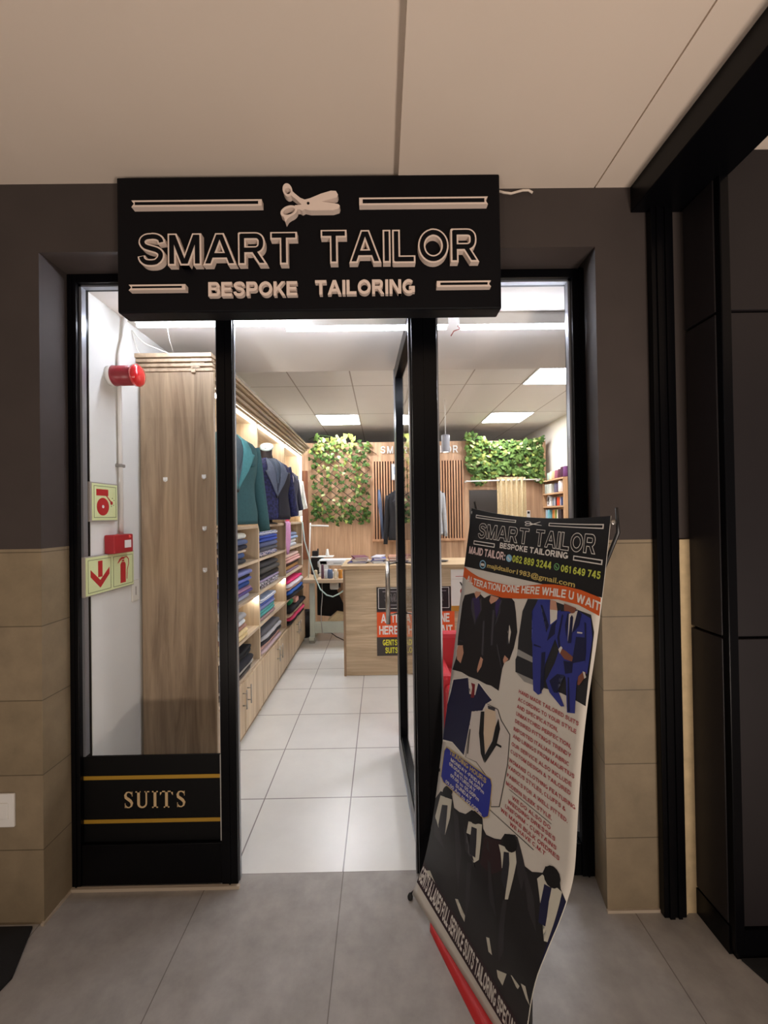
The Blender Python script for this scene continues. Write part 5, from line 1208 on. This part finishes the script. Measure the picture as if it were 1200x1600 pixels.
LINES = [
 ('SMART TAILOR', 0.102, 0.942, 0.0742, 0.0364, 'OUT', 4),
 ('BESPOKE TAILORING', 0.311, 0.797, 0.0909, 0.0779, 'white', 4),
 ('MAJID TAILOR:', 0.032, 0.366, 0.1179, 0.0991, 'pinkwhite', 4),
 ('062 889 3244', 0.426, 0.702, 0.1179, 0.1021, 'lime', 4),
 ('061 649 745', 0.763, 0.982, 0.1181, 0.1041, 'lime', 4),
 ('majidtailor1983@gmail.com', 0.221, 0.855, 0.1433, 0.1323, 'gold', 4),
 ('HAND MADE TAILORED SUITS', 0.597, 0.971, 0.3911, 0.3832, 'red', 4),
 ('ACCORDING TO YOUR STYLE', 0.597, 0.963, 0.4075, 0.3996, 'red', 4),
 ('AND SPECIFICATION,', 0.595, 0.864, 0.4235, 0.4156, 'red', 4),
 ('UNMATCHED PERFECTION,', 0.595, 0.944, 0.4395, 0.4315, 'red', 4),
 ('DESIRED FITTINGS TRENDY', 0.593, 0.948, 0.456, 0.448, 'red', 4),
 ('IMPORTED ITALIAN FABRIC', 0.588, 0.943, 0.4738, 0.4657, 'red', 4),
 ('AND LININGS FROM MAURTIUS', 0.587, 0.974, 0.4897, 0.4816, 'red', 4),
 ('OUR SERVICE ALSO INCLUDE', 0.583, 0.961, 0.5079, 0.4998, 'red', 4),
 ('CUSTOM DESIGN & TAILORED', 0.58, 0.96, 0.5249, 0.5167, 'red', 4),
 ('WOMANS CLOTHING FEATURING', 0.574, 0.989, 0.5451, 0.5368, 'red', 4),
 ('VARIOUS STYLES, CLUFFS &', 0.572, 0.939, 0.5612, 0.5529, 'red', 4),
 ('FABRICS FOR A WELL FITTED.', 0.569, 0.953, 0.5802, 0.5719, 'red', 4),
 ('MODERN SLEEK STYLE.', 0.566, 0.868, 0.5984, 0.59, 'red', 4),
 ('WE DO ALSO DO', 0.617, 0.863, 0.619, 0.6109, 'red', 4),
 ('WEDDING DRESSES', 0.59, 0.893, 0.6333, 0.6251, 'red', 4),
 ('UNIFORM - CURTAINS', 0.574, 0.903, 0.6478, 0.6396, 'red', 4),
 ('WE MAKE BULK ORDRES', 0.547, 0.924, 0.6621, 0.654, 'red', 4),
 ('WE HAVE C.M.T', 0.618, 0.848, 0.6741, 0.6666, 'red', 4),
 ('TRADING HOURS', 0.086, 0.424, 0.6297, 0.6182, 'gold', 9),
 ('MONDAY-FRIDAY', 0.107, 0.406, 0.644, 0.6354, 'paper', 9),
 ('08.00Am to 06.00Pm', 0.096, 0.415, 0.6562, 0.6476, 'paper', 9),
 ('SATURDAY', 0.153, 0.348, 0.6682, 0.6596, 'paper', 9),
 ('09.00 to 05.00Pm', 0.121, 0.384, 0.6802, 0.6716, 'paper', 9),
 ('SUNDAY', 0.18, 0.328, 0.6922, 0.6836, 'paper', 9),
 ('09.00 Am to 02.00Pm', 0.083, 0.423, 0.7041, 0.6955, 'paper', 9),
]
TLc, BLc, TRc, BRc = Vector((.395, 1.78, 1.685)), Vector((.108, 1.763, .035)), Vector((.682, 1.208, 1.648)), Vector((.389, 1.187, .035))
NB = Vector((.912, .41, 0))
DL = [(0, 0), (.137, .008), (.277, .016), (.49, .03), (.63, .038), (.82, .047), (.93, .035), (1, 0)]
DR = [(0, 0), (.11, .013), (.235, .022), (.35, .024), (.45, .035), (.553, .056), (.65, .078), (.69, .076), (.74, .05), (.78, .018), (.83, -.015), (.9, -.02), (1, 0)]
def bulge(tab, t):
    t = min(1, max(0, t)); n = len(tab)
    i = min(max(j for j in range(n) if tab[j][0] <= t), n - 2)
    def m(j):
        a = max(0, j - 1); b = min(n - 1, j + 1); return (tab[b][1] - tab[a][1]) / (tab[b][0] - tab[a][0])
    h = tab[i + 1][0] - tab[i][0]; u = (t - tab[i][0]) / h
    return (2*u**3 - 3*u*u + 1) * tab[i][1] + (u**3 - 2*u*u + u) * h * m(i) + (-2*u**3 + 3*u*u) * tab[i + 1][1] + (u**3 - u*u) * h * m(i + 1)
def sheet(s, t, off=0.0):
    l = TLc + t * (BLc - TLc) + NB * bulge(DL, t); r = TRc + t * (BRc - TRc) + NB * bulge(DR, t)
    p = l + s * (r - l) - NB * off; p.z -= .022 * 4 * s * (1 - s) * max(0, 1 - t / .06) ** 2
    return p
INK = {'paper': '#c9c4ba', 'paper2': '#d6d2c8', 'black': '#0c0b0d', 'orange': '#c8561c', 'suitblack': '#19171b', 'suitgrey': '#3b3a40', 'suitgrey2': '#2b292c', 'skin': '#b98a72', 'skindark': '#7a4a38', 'purple': '#2f2250', 'carblack': '#232428', 'silver': '#8b8a86', 'suitblue': '#2c3480', 'suitdeep': '#161a3c', 'navy': '#15173a', 'tiered': '#6e1420', 'outline': '#4a4744', 'tux': '#c4bdb6', 'cream': '#c9b59c', 'gold': '#b9a45e', 'plate': '#1f2a8c', 'charcoal': '#1b1a1c', 'maroon': '#2c1a1e', 'shirt': '#c3c0b0', 'tiedark': '#26262c', 'hair': '#09090b', 'maroonband': '#2a141d', 'iconblue': '#7fb0c9', 'icongreen': '#6fa96a', 'white': '#d9d4cc', 'pinkwhite': '#d8bfba', 'lime': '#b9c24e', 'red': '#9c2a33'}
INKN = list(INK); INKM = [mat('banner_ink_' + k, INK[k], .42) for k in INKN]
bn = thing('roll_up_banner', 'tall printed fabric banner on an X stand leaning before the door, advertising suits', 'banner', (.25, 1.48, 0))
g = G()
NS, NT = 24, 72
pts = []
for off in (0, -.0016):
    for j in range(NT + 1):
        for i in range(NS + 1): pts.append(tuple(sheet(i / NS, j / NT, off)))
m_ = NS + 1; S_ = (NT + 1) * m_; f = []
for j in range(NT):
    for i in range(NS):
        a = j * m_ + i; f += [(a, a + 1, a + m_ + 1, a + m_), (S_ + a, S_ + a + m_, S_ + a + m_ + 1, S_ + a + 1)]
    f += [(j * m_, (j + 1) * m_, S_ + (j + 1) * m_, S_ + j * m_), (j * m_ + NS, S_ + j * m_ + NS, S_ + (j + 1) * m_ + NS, (j + 1) * m_ + NS)]
for i in range(NS): f += [(i, S_ + i, S_ + i + 1, i + 1), (NT * m_ + i, NT * m_ + i + 1, S_ + NT * m_ + i + 1, S_ + NT * m_ + i)]
g.faces(pts, f, INKN.index('paper'), True)
def print_flat(b, layer, ink):
    """b: flat mesh in (s, t); cut into bands so that it follows the curved cloth"""
    ts = [v.co.y for v in b.verts]; ss = [v.co.x for v in b.verts]
    for k in range(int(min(ts) * NT) + 1, int(max(ts) * NT) + 1):
        bmesh.ops.bisect_plane(b, geom=list(b.verts) + list(b.edges) + list(b.faces), plane_co=(0, k / NT, 0), plane_no=(0, 1, 0))
    for k in range(int(min(ss) * NS) + 1, int(max(ss) * NS) + 1):
        bmesh.ops.bisect_plane(b, geom=list(b.verts) + list(b.edges) + list(b.faces), plane_co=(k / NS, 0, 0), plane_no=(1, 0, 0))
    for v in b.verts: v.co = sheet(v.co.x, v.co.y, .0004 * layer + .0002 + v.co.z)
    g.add(b, INKN.index(ink), smooth=True)
for ink, layer, q in ART:
    b = bmesh.new(); vs = [b.verts.new((max(0.002 if layer > 1 else 0, min(.998 if layer > 1 else 1, q[i] / 1e4)), max(0, min(1, q[i + 1] / 1e4)), 0)) for i in range(0, len(q), 2)]
    fc = b.faces.new(vs); bmesh.ops.triangulate(b, faces=[fc]); print_flat(b, layer, ink)
def print_text(body, s0, s1, tb, tc, ink, layer, bold, base=None, spacing=1.0, th=.22, e=0.0):
    b = bmesh.new()
    z_ = [0]
    def P(u, v):
        s = s0 + u * (s1 - s0); return b.verts.new((min(.999, s), (tb if base is None else base(s)) - v * (tb - tc), z_[0]))
    if all(c in GLY or c == ' ' for c in body):
        for l in block_word(body, th, e):
            for k, q in enumerate(l):
                z_[0] = .00004 * (k % 7); b.faces.new([P(u, v) for u, v in q])
    else:
        vs, fs = text2d(body, bold, 0, spacing, 2); bv = [P(u, v) for u, v, w in vs]
        for q in fs:
            try: b.faces.new([bv[i] for i in q])
            except ValueError: pass
    print_flat(b, layer, ink)
for body, s0, s1, tb, tc, ink, layer in LINES:
    if ink == 'OUT':
        for word, a, c in (('SMART', s0, .528), ('TAILOR', .578, s1)):
            print_text(word, a, c, tb, tc, 'white', layer, .03, th=.25); print_text(word, a, c, tb, tc, 'black', layer + 1, .03, th=.25, e=.042)
    else: print_text(body, s0, s1, tb, tc, ink, layer, .02, th=.19 if ink == 'red' else .22)
BASE = [(.0462, .1899), (.12, .1935), (.1932, .1949), (.3757, .191), (.5542, .1802), (.676, .173), (.828, .1673), (.9735, .1742), (1.1, .185)]
def base(s):
    for (a, ta), (c, tc_) in zip(BASE, BASE[1:]):
        if s <= c: return ta + (s - a) / (c - a) * (tc_ - ta)
    return BASE[-1][1]
print_text('ALTERATION DONE HERE WHILE U WAIT', .046, .998, .19, .1735, 'white', 4, .03, base)
print_text('GENTS & LADIES FULL SERVICE SUITS TAILORING SPECIALIST', .006, .99, .966, .933, 'white', 5, .03)
part('printed_sheet', g, INKM, bn)
STND = mat('black_stand_pole', '#0e0e10', .35)
hub = (sheet(.5, .55) + NB * .16)
def arm(p, tip):
    return G().tube([tuple(hub), tuple(p), tuple(tip)], [.008, .006, .004], 8)
c0, c1, c2, c3 = sheet(0, 0), sheet(1, 0), sheet(0, 1), sheet(1, 1)
part('stand_arm', arm(c0 + NB * .02 + Vector((.004, 0, -.01)), c0 + Vector((.012, -.004, .028))), STND, bn)
part('stand_arm', arm(c1 + NB * .03 + Vector((.0, 0, -.05)), c1 + Vector((.016, -.002, .024))), STND, bn)
part('stand_arm', arm(c2 + NB * .02 + Vector((0, 0, .01)), c2 + Vector((-.006, .012, -.012))), STND, bn)
part('stand_arm', arm(c3 + NB * .02 + Vector((0, 0, .01)), c3 + Vector((.004, -.012, -.012))), STND, bn)
part('hub', G().lathe([(0, -.03), (.03, -.03), (.03, .03), (0, .03)], tuple(hub), 'z', 12), STND, bn)
part('rubber_foot', G().lathe([(.0, .0), (.011, .002), (.012, .012), (.006, .024), (0, .025)], (c2.x - .008, c2.y + .012, 0), 'z', 12), RUBBER, bn)
part('rubber_foot', G().lathe([(.0, .0), (.011, .002), (.012, .012), (.006, .024), (0, .025)], (c3.x + .006, c3.y - .014, 0), 'z', 12), RUBBER, bn)
for c_ in (c0, c1): part('eyelet', G().lathe([(.004, -.001), (.009, 0), (.004, .001)], tuple(c_ + Vector((.004, -.006, -.02))), 'y', 10), STEEL, bn)
g = G(); pts = []; f = []
for i in range(13):
    a = .22 + .78 * i / 12; p = c2 + a * (c3 - c2); lip = .055 * (a - .22) ** .9 + .002
    pts += [tuple(p + Vector((0, 0, .002))), tuple(p - NB * lip + Vector((0, 0, -.030))), tuple(p - NB * lip + Vector((0, 0, -.0335))), tuple(p + NB * .003 + Vector((0, 0, -.004)))]
for i in range(12):
    for k in range(4): f.append((i * 4 + k, i * 4 + (k + 1) % 4, (i + 1) * 4 + (k + 1) % 4, (i + 1) * 4 + k))
f += [(0, 1, 2, 3), (48, 49, 50, 51)]
part('bottom_flap', g.faces(pts, f, 0, True), mat('red_flap_cloth', '#c0282a', .5), bn)
